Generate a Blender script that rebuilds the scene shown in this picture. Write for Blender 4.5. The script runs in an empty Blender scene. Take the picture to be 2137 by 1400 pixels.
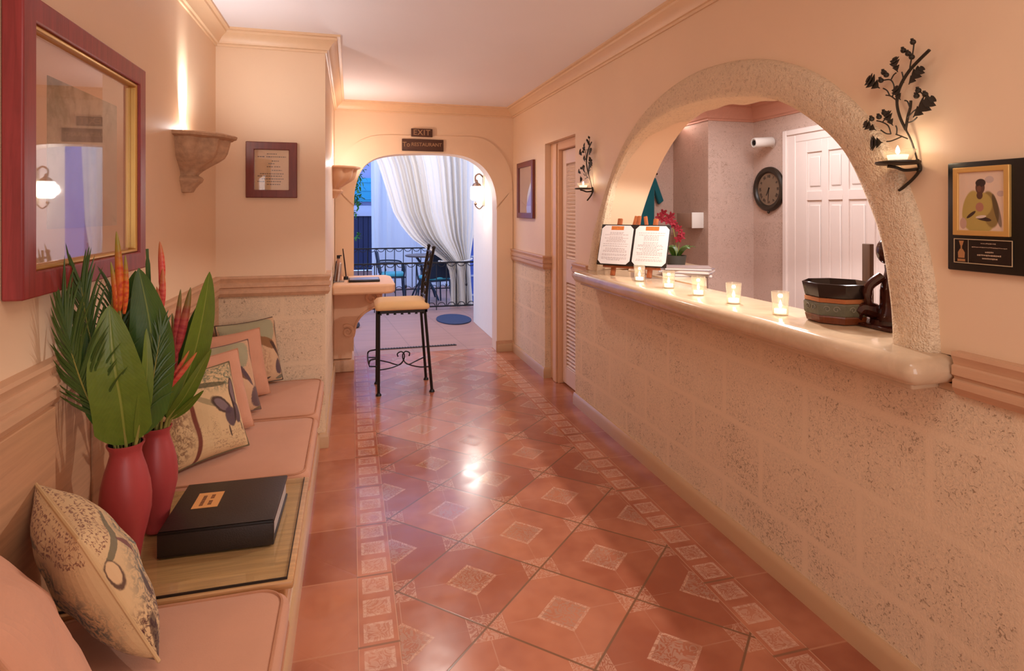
import bpy, bmesh, math, random
from mathutils import Vector, Matrix, Euler
random.seed(7)
PI = math.pi
sc = bpy.context.scene
col = sc.collection

# ------------------------------------------------------------------ camera
cam_d = bpy.data.cameras.new('camera')
cam = bpy.data.objects.new('camera', cam_d)
col.objects.link(cam)
cam.location = (0, 0, 1.55)
cam.rotation_euler = (PI/2, 0, -0.2668)
cam_d.sensor_width = 36.0
cam_d.lens = 1230.6/2137*36.0
cam_d.shift_y = -259.3/2137
cam_d.clip_start = 0.02
sc.camera = cam
vs = sc.view_settings
vs.view_transform = 'Standard'
vs.look = 'None'
vs.gamma = 1.0
vs.use_curve_mapping = False
vs.exposure = 0.0

# ------------------------------------------------------------------ sky: dusk
w = bpy.data.worlds.new('dusk_sky')
sc.world = w
w.use_nodes = True
bg = w.node_tree.nodes['Background']
bg.inputs[0].default_value = (0.36, 0.53, 1.0, 1)
bg.inputs[1].default_value = 2.0

# ------------------------------------------------------------------ lights of the place and added fill lights
def area(name, loc, rot, size, power, color, sy=None):
    l = bpy.data.lights.new(name, 'AREA')
    l.energy = power; l.color = color; l.size = size
    if sy: l.shape = 'RECTANGLE'; l.size_y = sy
    o = bpy.data.objects.new(name, l); col.objects.link(o)
    o.location = loc; o.rotation_euler = rot
    return o
def point(name, loc, power, color, r=0.02):
    l = bpy.data.lights.new(name, 'POINT')
    l.energy = power; l.color = color; l.shadow_soft_size = r
    o = bpy.data.objects.new(name, l); col.objects.link(o); o.location = loc
    return o
def spot(name, loc, target, power, color, angle, blend=0.3, r=0.03):
    l = bpy.data.lights.new(name, 'SPOT')
    l.energy = power; l.color = color; l.spot_size = math.radians(angle); l.spot_blend = blend; l.shadow_soft_size = r
    o = bpy.data.objects.new(name, l); col.objects.link(o); o.location = loc
    o.rotation_euler = (Vector(target)-Vector(loc)).to_track_quat('-Z', 'Y').to_euler()
    return o
WARM = (1.0, 0.94, 0.86)
area('lobby_fill_light', (0.45, 0.6, 2.62), (0, 0, 0), 1.0, 11, WARM)  # added overhead fill for the lobby, stands for no visible fitting
area('rear_fill_light', (0.5, -1.8, 1.5), (math.radians(90), 0, 0), 1.8, 32, (0.95, 0.97, 1.0))  # cool fill added behind the camera; the back wall has no opening
spot('passage_fill_spot', (0.75, 5.2, 2.64), (0.75, 5.2, 0), 34, WARM, 150, .8, 0.04)  # added spot that brightens the far wall, no fitting in the ceiling
spot('arch_soffit_downlight', (1.955, 2.75, 2.06), (1.80, 2.75, 0.0), 75, (1.0, 0.95, 0.92), 146, 0.12, 0.03)
area('office_ceiling_light', (2.75, 2.2, 2.58), (0, 0, 0), 0.5, 30, (0.96, 0.96, 1.0))
area('office_fill_light', (3.1, 4.0, 2.58), (0, 0, 0), 0.6, 18, (1.0, 0.97, 0.98))  # extra area light added to lift the dark office interior
point('patio_far_lamp', (1.3, 11.0, 2.75), 42, (1.0, 0.86, 0.70), 0.08)
area('curtain_fill_light', (0.7, 7.4, 2.95), (math.radians(35), 0, 0), 1.0, 38, (1.0, 0.86, 0.68))  # warm fill added to light the ivory curtain; the patio is unroofed

# ------------------------------------------------------------------ bookkeeping
def link(o):
    col.objects.link(o); return o
def tag(o, label, cat, group=None, kind=None):
    o['label'] = label; o['category'] = cat
    if group: o['group'] = group
    if kind: o['kind'] = kind
    return o
def thing(name, label, cat, loc=(0, 0, 0), rot=(0, 0, 0), group=None):
    o = bpy.data.objects.new(name, None); link(o)
    o.empty_display_size = 0.05
    o.location = loc; o.rotation_euler = rot
    return tag(o, label, cat, group)
def world_of(o):
    m = o.matrix_basis.copy(); p = o.parent
    while p: m = p.matrix_basis @ m; p = p.parent
    return m
def copy_tree(o, parent=None):
    c = o.copy(); link(c); c.parent = parent
    for ch in [x for x in bpy.data.objects if x.parent == o]: copy_tree(ch, c)
    return c

def catmull(pts, n=8, closed=False):
    P = [Vector(p) for p in pts]; out = []
    m = len(P)
    for i in range(m if closed else m-1):
        g = (lambda k: P[k % m]) if closed else (lambda k: P[min(max(k, 0), m-1)])
        p0, p1, p2, p3 = g(i-1), g(i), g(i+1), g(i+2)
        for j in range(n):
            t = j/n
            out.append(0.5*((2*p1)+(p2-p0)*t+(2*p0-5*p1+4*p2-p3)*t*t+(3*p1-p0-3*p2+p3)*t**3))
    if not closed: out.append(P[-1].copy())
    return out

class MB:
    """one mesh in the making"""
    def __init__(s):
        s.bm = bmesh.new(); s.uv = s.bm.loops.layers.uv.new('UVMap')
    def face(s, vs_, uvs=None):
        try: f = s.bm.faces.new(vs_)
        except ValueError: return None
        if uvs:
            for l, u in zip(f.loops, uvs): l[s.uv].uv = u
        return f
    def box(s, x0, x1, y0, y1, z0, z1, bevel=0, seg=2, M=None):
        vv = [s.bm.verts.new((x, y, z)) for x in (x0, x1) for y in (y0, y1) for z in (z0, z1)]
        fs = [s.face([vv[i] for i in q]) for q in ((0, 1, 3, 2), (4, 6, 7, 5), (0, 4, 5, 1), (2, 3, 7, 6), (0, 2, 6, 4), (1, 5, 7, 3))]
        if bevel:
            es = list({e for f in fs for e in f.edges})
            r = bmesh.ops.bevel(s.bm, geom=es, offset=bevel, segments=seg, affect='EDGES', profile=0.5)
            vv = list({v for f in r['faces'] for v in f.verts} | {v for v in vv if v.is_valid})
        if M is not None: bmesh.ops.transform(s.bm, matrix=M, verts=[v for v in vv if v.is_valid])
        return s
    def prism(s, poly, axis, a0, a1, M=None):
        """poly of 2-D points; axis x: (y,z)  y: (x,z)  z: (x,y)"""
        def P(a, p):
            return {'x': (a, p[0], p[1]), 'y': (p[0], a, p[1]), 'z': (p[0], p[1], a)}[axis]
        lo = [s.bm.verts.new(P(a0, p)) for p in poly]; hi = [s.bm.verts.new(P(a1, p)) for p in poly]
        s.face(lo); s.face(hi[::-1]); n = len(poly)
        for i in range(n): s.face([lo[i], hi[i], hi[(i+1) % n], lo[(i+1) % n]])
        if M is not None: bmesh.ops.transform(s.bm, matrix=M, verts=lo+hi)
        return s
    def ring(s, A, B, axis, a0, a1, closed=False):
        """solid band between two 2-D outlines of equal length"""
        def P(a, p): return {'x': (a, p[0], p[1]), 'y': (p[0], a, p[1]), 'z': (p[0], p[1], a)}[axis]
        V = [[s.bm.verts.new(P(a, p)) for p in L] for a in (a0, a1) for L in (A, B)]
        n = len(A)
        for i in range(n if closed else n-1):
            j = (i+1) % n
            for a, b in ((0, 1), (1, 3), (3, 2), (2, 0)):
                s.face([V[a][i], V[a][j], V[b][j], V[b][i]])
        if not closed:
            for i in (0, n-1): s.face([V[0][i], V[1][i], V[3][i], V[2][i]])
        return s
    def tube(s, pts, r, n=8, cap=True, M=None, flat=1.0):
        P = [Vector(p) for p in pts]; m = len(P)
        R = list(r) if isinstance(r, (list, tuple)) else [r]*m
        if len(R) != m:
            q = R; R = []
            for i in range(m):
                t = i/(m-1)*(len(q)-1); k = min(int(t), len(q)-2); R.append(q[k]+(q[k+1]-q[k])*(t-k))
        up = None; rings = []; allv = []
        for i in range(m):
            t = (P[min(i+1, m-1)]-P[max(i-1, 0)])
            if t.length < 1e-9: t = Vector((0, 0, 1))
            t.normalize()
            if up is None:
                up = Vector((0, 0, 1)) if abs(t.z) < .9 else Vector((0, 1, 0))
            a = t.cross(up)
            if a.length < 1e-6: a = t.cross(Vector((1, 0, 0)))
            a.normalize(); b = a.cross(t).normalized(); up = b
            rg = [s.bm.verts.new(P[i]+a*R[i]*math.cos(2*PI*k/n)+b*R[i]*flat*math.sin(2*PI*k/n)) for k in range(n)]
            rings.append(rg); allv += rg
        for A, B in zip(rings, rings[1:]):
            for k in range(n): s.face([A[k], A[(k+1) % n], B[(k+1) % n], B[k]])
        if cap: s.face(rings[0][::-1]); s.face(rings[-1])
        if M is not None: bmesh.ops.transform(s.bm, matrix=M, verts=allv)
        return s
    def lathe(s, prof, n=32, c=(0, 0, 0), a0=0.0, a1=2*PI, sx=1.0, sy=1.0, lobes=None, M=None):
        full = abs(a1-a0-2*PI) < 1e-6
        rings = []; allv = []
        cnt = n if full else n+1
        for r, z in prof:
            if r < 1e-6:
                v = s.bm.verts.new((c[0], c[1], c[2]+z)); rings.append([v]); allv.append(v); continue
            rg = []
            for k in range(cnt):
                a = a0+(a1-a0)*k/n
                q = r*(lobes(a, z) if lobes else 1)
                rg.append(s.bm.verts.new((c[0]+q*sx*math.cos(a), c[1]+q*sy*math.sin(a), c[2]+z)))
            rings.append(rg); allv += rg
        for A, B in zip(rings, rings[1:]):
            for k in range(n):
                k2 = (k+1) % cnt
                if len(A) == 1 and len(B) == 1: continue
                if len(A) == 1: s.face([A[0], B[k2], B[k]])
                elif len(B) == 1: s.face([A[k], A[k2], B[0]])
                else: s.face([A[k], A[k2], B[k2], B[k]])
        if M is not None: bmesh.ops.transform(s.bm, matrix=M, verts=allv)
        return s
    def ball(s, c, r, n=12, M=None):
        rx, ry, rz = (r, r, r) if not isinstance(r, (tuple, list)) else r
        prof = [(math.sin(PI*i/n), -math.cos(PI*i/n)) for i in range(n+1)]
        prof[0] = (0, -1); prof[-1] = (0, 1)
        MM = Matrix.Translation(Vector(c)) @ Matrix.Diagonal((rx, ry, rz, 1))
        return s.lathe(prof, n=n+2, M=(M @ MM if M is not None else MM))
    def grid(s, f, nu, nv, uvf=None):
        V = [[s.bm.verts.new(f(i/nu, j/nv)) for j in range(nv+1)] for i in range(nu+1)]
        for i in range(nu):
            for j in range(nv):
                uv = [(i/nu, j/nv), ((i+1)/nu, j/nv), ((i+1)/nu, (j+1)/nv), (i/nu, (j+1)/nv)]
                s.face([V[i][j], V[i+1][j], V[i+1][j+1], V[i][j+1]], uv)
        return s
    def sweep(s, prof, path, closed=False):
        """profile (offset to the right of the path, z) swept along a 2-D path with mitred corners"""
        P = [Vector(p) for p in path]; m = len(P); rings = []
        for i in range(m):
            d0 = (P[i]-P[i-1]).normalized() if i > 0 else None
            d1 = (P[i+1]-P[i]).normalized() if i < m-1 else None
            n0 = Vector((d0.y, -d0.x)) if d0 else None
            n1 = Vector((d1.y, -d1.x)) if d1 else None
            if n0 is None: mi = n1
            elif n1 is None: mi = n0
            else: mi = (n0+n1)/(1+n0.dot(n1))
            rings.append([s.bm.verts.new((P[i].x+mi.x*o, P[i].y+mi.y*o, z)) for o, z in prof])
        k = len(prof)
        for A, B in zip(rings, rings[1:]):
            for j in range(k): s.face([A[j], B[j], B[(j+1) % k], A[(j+1) % k]])
        s.face(rings[0]); s.face(rings[-1][::-1])
        return s
    def merge(s, other, M):
        me = bpy.data.meshes.new('t'); other.bm.to_mesh(me); me.transform(M)
        s.bm.from_mesh(me); bpy.data.meshes.remove(me); return s
    def build(s, name, mat, parent=None, world=False, sharp=35, label=None, uvplane=None, bevel=0, solid=0, subsurf=0, weld=0):
        if weld: bmesh.ops.remove_doubles(s.bm, verts=s.bm.verts, dist=weld)
        bmesh.ops.recalc_face_normals(s.bm, faces=s.bm.faces)
        me = bpy.data.meshes.new(name); s.bm.to_mesh(me); s.bm.free()
        o = bpy.data.objects.new(name, me); link(o)
        if parent:
            if world: me.transform(world_of(parent).inverted())
            o.parent = parent
        for m in (mat if isinstance(mat, list) else [mat]): me.materials.append(m)
        if sharp:
            me.polygons.foreach_set('use_smooth', [True]*len(me.polygons))
            me.set_sharp_from_angle(angle=math.radians(sharp))
        if solid:
            md = o.modifiers.new('thick', 'SOLIDIFY'); md.thickness = solid; md.offset = 0
        if bevel:
            md = o.modifiers.new('bevel', 'BEVEL'); md.width = bevel; md.segments = 2; md.limit_method = 'ANGLE'; md.angle_limit = math.radians(40)
            md.harden_normals = False
        if subsurf:
            md = o.modifiers.new('sub', 'SUBSURF'); md.levels = subsurf; md.render_levels = subsurf
        if label: o['label'] = label
        return o
def struct(o):
    o['kind'] = 'structure'; return o
def text_mesh(body, size, depth, M, bold=0.0, align='CENTER', space=1.0):
    c = bpy.data.curves.new('t', 'FONT'); c.body = body; c.size = size; c.extrude = depth; c.offset = bold
    c.align_x = align; c.align_y = 'CENTER'; c.space_character = space; c.resolution_u = 3
    o = bpy.data.objects.new('t', c)
    me = bpy.data.meshes.new_from_object(o)
    me.transform(M)
    mb = MB(); mb.bm.from_mesh(me)
    bpy.data.objects.remove(o); bpy.data.curves.remove(c); bpy.data.meshes.remove(me)
    return mb

# ------------------------------------------------------------------ node expressions
class E_:
    def __init__(s, nt, v): s.nt, s.v = nt, v
    def _b(s, op, o, rev=False, o2=None):
        n = s.nt.nodes.new('ShaderNodeMath'); n.operation = op
        a = [s, o] if not rev else [o, s]
        if o2 is not None: a.append(o2)
        for i, q in enumerate(a):
            if q is None: continue
            if isinstance(q, E_): s.nt.links.new(q.v, n.inputs[i])
            else: n.inputs[i].default_value = q
        return E_(s.nt, n.outputs[0])
    def __add__(s, o): return s._b('ADD', o)
    __radd__ = __add__
    def __sub__(s, o): return s._b('SUBTRACT', o)
    def __rsub__(s, o): return s._b('SUBTRACT', o, True)
    def __mul__(s, o): return s._b('MULTIPLY', o)
    __rmul__ = __mul__
    def __truediv__(s, o): return s._b('DIVIDE', o)
    def fl(s): return s._b('FLOOR', None)
    def fr(s): return s._b('FRACT', None)
    def ab(s): return s._b('ABSOLUTE', None)
    def sin(s): return s._b('SINE', None)
    def sqrt(s): return s._b('SQRT', None)
    def mod(s, o): return s._b('FLOORED_MODULO', o)
    def mn(s, o): return s._b('MINIMUM', o)
    def mx(s, o): return s._b('MAXIMUM', o)
    def lt(s, o): return s._b('LESS_THAN', o)
    def gt(s, o): return s._b('GREATER_THAN', o)
    def step(s, a, b):
        """smooth ramp 0..1 while s goes a..b"""
        n = s.nt.nodes.new('ShaderNodeMapRange'); n.interpolation_type = 'SMOOTHSTEP'
        s.nt.links.new(s.v, n.inputs[0])
        if a <= b: n.inputs[1].default_value, n.inputs[2].default_value = a, b
        else:
            n.inputs[1].default_value, n.inputs[2].default_value = b, a
            n.inputs[3].default_value, n.inputs[4].default_value = 1, 0
        return E_(s.nt, n.outputs[0])
class Mat:
    def __init__(s, name, color=(.5, .5, .5), rough=.5, metal=0.0, **kw):
        s.m = bpy.data.materials.new(name); s.m.use_nodes = True
        s.nt = s.m.node_tree; s.b = s.nt.nodes['Principled BSDF']
        s.base = color
        s.set('Base Color', (*color, 1)); s.set('Roughness', rough); s.set('Metallic', metal)
        for k, v in kw.items(): s.set(k.replace('_', ' '), v)
    def set(s, k, v):
        i = s.b.inputs[k]
        if isinstance(v, E_): s.nt.links.new(v.v, i)
        elif hasattr(v, 'is_output'): s.nt.links.new(v, i)
        else: i.default_value = v
        return s
    def N(s, t): return s.nt.nodes.new(t)
    def coord(s, kind='world'):
        if kind == 'world': v = s.N('ShaderNodeNewGeometry').outputs['Position']
        else: v = s.N('ShaderNodeTexCoord').outputs[{'object': 'Object', 'uv': 'UV', 'gen': 'Generated'}[kind]]
        sp = s.N('ShaderNodeSeparateXYZ'); s.nt.links.new(v, sp.inputs[0])
        return [E_(s.nt, q) for q in sp.outputs]
    def vec(s, x, y, z=0.0):
        c = s.N('ShaderNodeCombineXYZ')
        for i, q in enumerate((x, y, z)):
            if isinstance(q, E_): s.nt.links.new(q.v, c.inputs[i])
            else: c.inputs[i].default_value = q
        return c.outputs[0]
    def noise(s, vec, scale=5.0, detail=3.0, rough=.5, dist=0.0):
        n = s.N('ShaderNodeTexNoise'); s.nt.links.new(vec, n.inputs['Vector'])
        n.inputs['Scale'].default_value = scale; n.inputs['Detail'].default_value = detail
        n.inputs['Roughness'].default_value = rough; n.inputs['Distortion'].default_value = dist
        return E_(s.nt, n.outputs[0])
    def voronoi(s, vec, scale=5.0, feature='F1', rnd=1.0):
        n = s.N('ShaderNodeTexVoronoi'); n.feature = feature; s.nt.links.new(vec, n.inputs['Vector'])
        n.inputs['Scale'].default_value = scale; n.inputs['Randomness'].default_value = rnd
        return E_(s.nt, n.outputs[0])
    def mix(s, f, a, b):
        n = s.N('ShaderNodeMix'); n.data_type = 'RGBA'
        for i, q in ((0, f), (6, a), (7, b)):
            if isinstance(q, E_): s.nt.links.new(q.v, n.inputs[i])
            elif hasattr(q, 'is_output'): s.nt.links.new(q, n.inputs[i])
            elif isinstance(q, (int, float)): n.inputs[i].default_value = q
            else: n.inputs[i].default_value = (*q, 1)
        return n.outputs[2]
    def bump(s, h, strength=.3, dist=.01):
        n = s.N('ShaderNodeBump'); n.inputs['Strength'].default_value = strength; n.inputs['Distance'].default_value = dist
        s.nt.links.new(h.v if isinstance(h, E_) else h, n.inputs['Height'])
        s.nt.links.new(n.outputs[0], s.b.inputs['Normal']); return s
    def color(s, c): s.nt.links.new(c, s.b.inputs['Base Color']); return s
def lin(r, g, b):
    f = lambda c: ((c/255+.055)/1.055)**2.4 if c > 10 else c/255/12.92
    return (f(r), f(g), f(b))
def sc_(c, k): return tuple(min(1, x*k) for x in c)
def plain(name, c, rough=.5, metal=0.0, var=.12, scale=12, bump=0.0, bscale=60, kind='object', **kw):
    m = Mat(name, c, rough, metal, **kw)
    x, y, z = m.coord(kind); v = m.vec(x, y, z)
    if var: m.color(m.mix(m.noise(v, scale, 4), sc_(c, 1-var), sc_(c, 1+var)))
    if bump: m.bump(m.noise(v, bscale, 3), bump, .004)
    return m.m
def emit(name, c, strength):
    m = Mat(name, (.8, .8, .8), .5); m.set('Emission Color', (*c, 1)); m.set('Emission Strength', strength); return m.m
def glass(name, tint=(1, 1, 1), mirror=.06, haze=0.0, rough=.02, hazecol=(1, 1, 1)):
    m = bpy.data.materials.new(name); m.use_nodes = True; nt = m.node_tree; nt.nodes.clear()
    out = nt.nodes.new('ShaderNodeOutputMaterial')
    t = nt.nodes.new('ShaderNodeBsdfTransparent'); t.inputs[0].default_value = (*tint, 1)
    g = nt.nodes.new('ShaderNodeBsdfGlossy'); g.inputs['Roughness'].default_value = rough
    lw = nt.nodes.new('ShaderNodeLayerWeight'); lw.inputs[0].default_value = .5
    pw = E_(nt, lw.outputs['Facing'])._b('POWER', 4.0)*.8+mirror
    mx = nt.nodes.new('ShaderNodeMixShader')
    nt.links.new(pw.v, mx.inputs[0])
    last = t.outputs[0]
    if haze:
        d = nt.nodes.new('ShaderNodeBsdfTranslucent'); d.inputs[0].default_value = (*hazecol, 1)
        d2 = nt.nodes.new('ShaderNodeBsdfDiffuse'); d2.inputs[0].default_value = (*hazecol, 1)
        md = nt.nodes.new('ShaderNodeMixShader'); md.inputs[0].default_value = .5
        nt.links.new(d.outputs[0], md.inputs[1]); nt.links.new(d2.outputs[0], md.inputs[2])
        mh = nt.nodes.new('ShaderNodeMixShader'); mh.inputs[0].default_value = haze
        nt.links.new(last, mh.inputs[1]); nt.links.new(md.outputs[0], mh.inputs[2]); last = mh.outputs[0]
    nt.links.new(last, mx.inputs[1]); nt.links.new(g.outputs[0], mx.inputs[2])
    nt.links.new(mx.outputs[0], out.inputs[0])
    return m
# ------------------------------------------------------------------ materials
PLASTER = lin(236, 202, 167)
def m_plaster():
    m = Mat('peach_plaster', PLASTER, .5)
    x, y, z = m.coord(); v = m.vec(x, y, z)
    n = m.noise(v, 1.3, 4, .55)
    m.color(m.mix(n, sc_(PLASTER, .93), sc_(PLASTER, 1.06)))
    m.bump(m.noise(v, 45, 3), .08, .004)
    return m.m
M_PLASTER = m_plaster()
M_CEIL = plain('white_ceiling_paint', lin(242, 234, 234), .7, var=.02, scale=2, kind='world')
STONE = lin(244, 214, 178)
def m_stone(name, axis, joints=True, tone=1.0, pitty=1.0, STONE=STONE, jt=.40):
    m = Mat(name, STONE, .8)
    x, y, z = m.coord(); v = m.vec(x, y, z)
    sn = m.N('ShaderNodeSeparateXYZ'); m.nt.links.new(m.N('ShaderNodeNewGeometry').outputs['True Normal'], sn.inputs[0])
    onx = E_(m.nt, sn.outputs[0]).ab().gt(.5)
    a = onx*(y-1.434)+(1.0-onx)*(x+.165)
    fib = m.noise(m.vec(x, y, z), 62, 4, .7, 1.6)
    big = m.noise(v, 3.2, 3, .6)
    fine = m.noise(v, 110, 2, .6)
    pit = (fib+(big-.5)*.26+(fine-.5)*.3).step(.55, .68)
    mott = m.noise(v, 9, 4, .6)*.6+m.noise(v, 75, 3, .6)*.4
    light = m.mix(mott, sc_(STONE, .76*tone), sc_(STONE, 1.12*tone))
    if joints:
        wob = (m.noise(v, 14, 2)-.5)*.02
        zz = (z+.04+wob)/.3
        row = zz.fl(); fz = zz.fr()
        dz = (fz.mn(1.0-fz))*.3
        aa = (a+wob)/.525+row*.5
        fa = aa.fr(); da = (fa.mn(1.0-fa))*.525
        j = dz.mn(da).step(.021, .007)
        cell = m.noise(m.vec(aa.fl()*7.31+.5, row*3.77+.5, 0.0), 1.0, 0)
        light = m.mix(cell, light, m.mix(mott, sc_(STONE, .88*tone), sc_(STONE, 1.0*tone)))
        light = m.mix((fine.step(.35, .6))*(1.0-j), sc_(STONE, .84*tone), light)
        pitm = pit*(1.0-j*.85)*.70*pitty
    else:
        pitm = pit*.55*pitty
    c = m.mix(pitm, light, sc_(lin(132, 98, 66), tone))
    if joints: c = m.mix(j*jt, c, sc_(STONE, 1.06*tone))
    m.color(c)
    h = fine*.4+fib*.8-pitm*.9
    m.bump(h, .45, .008)
    return m.m
M_STONE_X = m_stone('coral_stone_side', 'x')
M_STONE_Y = m_stone('coral_stone_front', 'y')
M_STONE_IN = m_stone('coral_stone_office', 'x', tone=.95, pitty=.8, STONE=lin(222, 194, 180), jt=.25)
def m_arch():
    m = Mat('rough_coral_plaster', STONE, .9)
    x, y, z = m.coord(); v = m.vec(x, y, z)
    n = m.noise(v, 55, 4, .65); n2 = m.noise(v, 7, 3); n3 = m.noise(v, 170, 2)
    pit = (n+(n3-.5)*.5).step(.54, .68)*.36
    c = m.mix(n2*.4+n3*.6, sc_(STONE, .80), sc_(STONE, 1.10))
    m.color(m.mix(pit, c, lin(158, 118, 84)))
    m.bump(n*.8+n3*.7+n2*.6, .9, .014)
    return m.m
M_ARCH = m_arch()
def m_trim(name, c, d='y', var=.14, fq=14):
    m = Mat(name, c, .42)
    x, y, z = m.coord()
    k = {'y': (fq, 1.2, fq), 'x': (1.2, fq, fq)}[d]
    n = m.noise(m.vec(x*k[0], y*k[1], z*k[2]), 1.6, 4, .6, .8)
    m.color(m.mix(n, sc_(c, 1-var), sc_(c, 1+var*.7)))
    m.bump(n, .05, .002)
    return m.m
M_TRIM = m_trim('pickled_wood_moulding', lin(230, 192, 152), var=.05)
M_RAIL = m_trim('pickled_wood_rail', lin(212, 166, 130), var=.26)
M_WAINS = m_trim('pickled_wood_panel', lin(200, 150, 112), var=.42, fq=22)
M_BASE = Mat('glazed_tan_skirting', lin(205, 165, 125), .25).m
M_DOORFRAME = plain('peach_gloss_paint', lin(226, 178, 138), .35, var=.03, kind='world')
M_LOUVRE = plain('cream_door_paint', lin(232, 200, 178), .4, var=.02, kind='world')
M_WHITEDOOR = plain('white_door_paint', lin(235, 222, 216), .4, var=.02, kind='world')

def m_floor():
    m = Mat('terracotta_tile', (.5, .2, .12), .18)
    x, y, z = m.coord(); v = m.vec(x, y, z)
    T = lin(194, 122, 90); TD = lin(160, 88, 62); G = lin(128, 88, 62); C = lin(214, 168, 140); CL = lin(226, 190, 164)
    # diagonal field tiles
    px = (x-.185)/.61; py = (y-2.44)/.592
    a = px+py; b = px-py
    fa = a.fr(); fb = b.fr()
    ua = (fa-.5).ab(); ub = (fb-.5).ab()              # 0 centre .. .5 edge
    edge = ua.mx(ub)
    grout = edge.step(.486, .494)
    # lace pattern used in medallions and corners
    def lace(s, ph):
        w1 = m.noise(v, s, 2, .5, 1.6)
        return ((w1*7.0+ph).fr()-.5).ab().step(.30, .18)
    lc = lace(16, 0.0)
    med = edge.step(.185, .178)                        # centre medallion
    medr = edge.step(.150, .158)*med                   # its rim
    rr = ((fa-.5)*(fa-.5)+(fb-.5)*(fb-.5)).sqrt()
    rings = ((rr*26.0).sin()).ab().step(.5, .8)
    corner = (ua+ub).step(.765, .772)                  # triangle at each corner
    cl = ((ua+ub)-.772).ab().step(.008, .003)
    diag = (ua-ub).ab().step(.010, .004)*(1.0-med)*(1.0-corner)
    oct_ = ((ua+ub)-.60).ab().step(.03, .0)*0.0
    shade = m.noise(v, 3.0, 3, .6)
    cell = m.noise(m.vec(a.fl()*3.1+.5, b.fl()*5.7+.5, 0.0), 1.0, 0)
    body = m.mix((shade+cell-.5).step(.25, .8), TD, T)
    fade = (m.noise(v, 5, 2)).step(.35, .65)
    pat = med*(.08+medr*.22+lc*.48)+corner*(.05+lc*.42)+cl*.22+diag*.30*fade
    field = m.mix(pat.mn(.85), body, C)
    field = m.mix(med*lc*(1.0-medr)*.30, field, lin(120, 82, 72))
    field = m.mix(grout, field, G)
    # strips of small square motifs
    def strip(x0, x1, mirror):
        u = (x-x0)/(x1-x0); yy = (y-2.58)/.14
        fu = (u-.5).ab(); fv = (yy.fr()-.5).ab()
        sq = (fu/.36).mx(fv/.36)
        motif = sq.step(1.03, .98)
        rim = sq.step(.72, .80)*motif
        ro = (fu*fu+fv*fv).sqrt()
        body2 = m.mix((shade).step(.3, .7), sc_(TD, 1.02), sc_(T, 1.04))
        c = m.mix(motif*(.08+rim*.20+lc*.26), body2, CL)
        c = m.mix(fu.step(.46, .475), c, lin(200, 140, 108))
        c = m.mix(fu.step(.488, .496), c, G)
        gy = ((yy/3.0).fr()-.5).ab().step(.484, .492)
        return m.mix(gy*.8, c, G)
    # plain border tiles along the walls
    gy = (((y-2.574)/.42).fr()-.5).ab().step(.488, .4945)
    bcell = m.noise(m.vec(((y-2.574)/.42).fl()*2.7+.5, x.gt(.5)*9.0, 0.0), 1.0, 0)
    border = m.mix((shade+bcell-.5).step(.2, .8), sc_(TD, .9), sc_(T, .95))
    border = m.mix(gy*.8, border, lin(190, 128, 96))
    c = m.mix(x.gt(.172), strip(.025, .172, 0), field)
    c = m.mix(x.gt(.025), border, c)
    c = m.mix(x.gt(1.418), c, strip(1.418, 1.565, 1))
    c = m.mix(x.gt(1.565), c, border)
    m.color(c)
    wav = m.noise(v, 6, 3)
    m.bump(wav*.35-grout*.25, .10, .006)
    m.set('Roughness', m.noise(v, 8, 3).step(.2, .8)*.12+.15-med*.07)
    m.set('Specular IOR Level', .6)
    return m.m
M_FLOOR = m_floor()
def m_patio():
    c = lin(170, 124, 110); m = Mat('patio_paving', c, .45)
    x, y, z = m.coord(); v = m.vec(x, y, z)
    n = m.noise(m.vec(x*.6, y*1.6, z), 3, 4, .6)
    g = (((y-6.7)/.6).fr()-.5).ab().step(.485, .495).mx((((x+y*.08)/.6).fr()-.5).ab().step(.487, .496))
    m.color(m.mix(g*.6, m.mix(n, sc_(c, .75), sc_(c, 1.1)), sc_(c, .5)))
    m.bump(n, .2, .01); return m.m
M_PATIO = m_patio()

def m_fabric(name, c, rough=.9, wr=.25):
    m = Mat(name, c, rough, Sheen_Weight=.15)
    x, y, z = m.coord('object'); v = m.vec(x, y, z)
    weave = ((x*900.0).sin()*(y*900.0).sin()*.5+.5)
    n = m.noise(v, 7, 4)
    m.color(m.mix(n, sc_(c, .92), sc_(c, 1.06)))
    m.bump(n*1.0+m.noise(v, 260, 1)*.12, wr, .008)
    return m.m
M_TAN = m_fabric('tan_linen', lin(204, 146, 114))
M_TANP = m_fabric('rose_tan_cotton', lin(208, 148, 116))
M_TANPIPE = plain('tan_piping', lin(190, 132, 98), .85)
M_CREAMPIPE = plain('cream_piping', lin(206, 170, 122), .85)
M_OAK = None
def m_wood(name, c, rough=.4, axis='x', s=1.0, con=.25):
    m = Mat(name, c, rough)
    x, y, z = m.coord('object')
    k = {'x': (1.5, 22, 22), 'y': (22, 1.5, 22), 'z': (22, 22, 1.5)}[axis]
    n = m.noise(m.vec(x*k[0], y*k[1], z*k[2]), 2.0*s, 5, .6, 1.2)
    m.color(m.mix(n.step(.25, .75), sc_(c, 1-con), sc_(c, 1+con)))
    m.bump(n, .1, .002)
    return m.m
M_OAK = m_wood('limed_oak', lin(196, 148, 98), .38, 'x', con=.2)
M_MAHOG = m_wood('red_mahogany', lin(146, 54, 54), .38, 'z', con=.22)
M_MAHOG2 = m_wood('dark_mahogany', lin(112, 44, 30), .3, 'z', con=.2)
M_EASEL = m_wood('chestnut_wood', lin(150, 78, 40), .4, 'z')
M_DARKWOOD = m_wood('polished_dark_wood', lin(58, 24, 16), .15, 'z')
M_GOLD = plain('gilt_slip', lin(206, 164, 92), .3, .6, var=.08)
M_SILVER = plain('champagne_slip', lin(214, 196, 160), .3, .5, var=.06)
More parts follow.
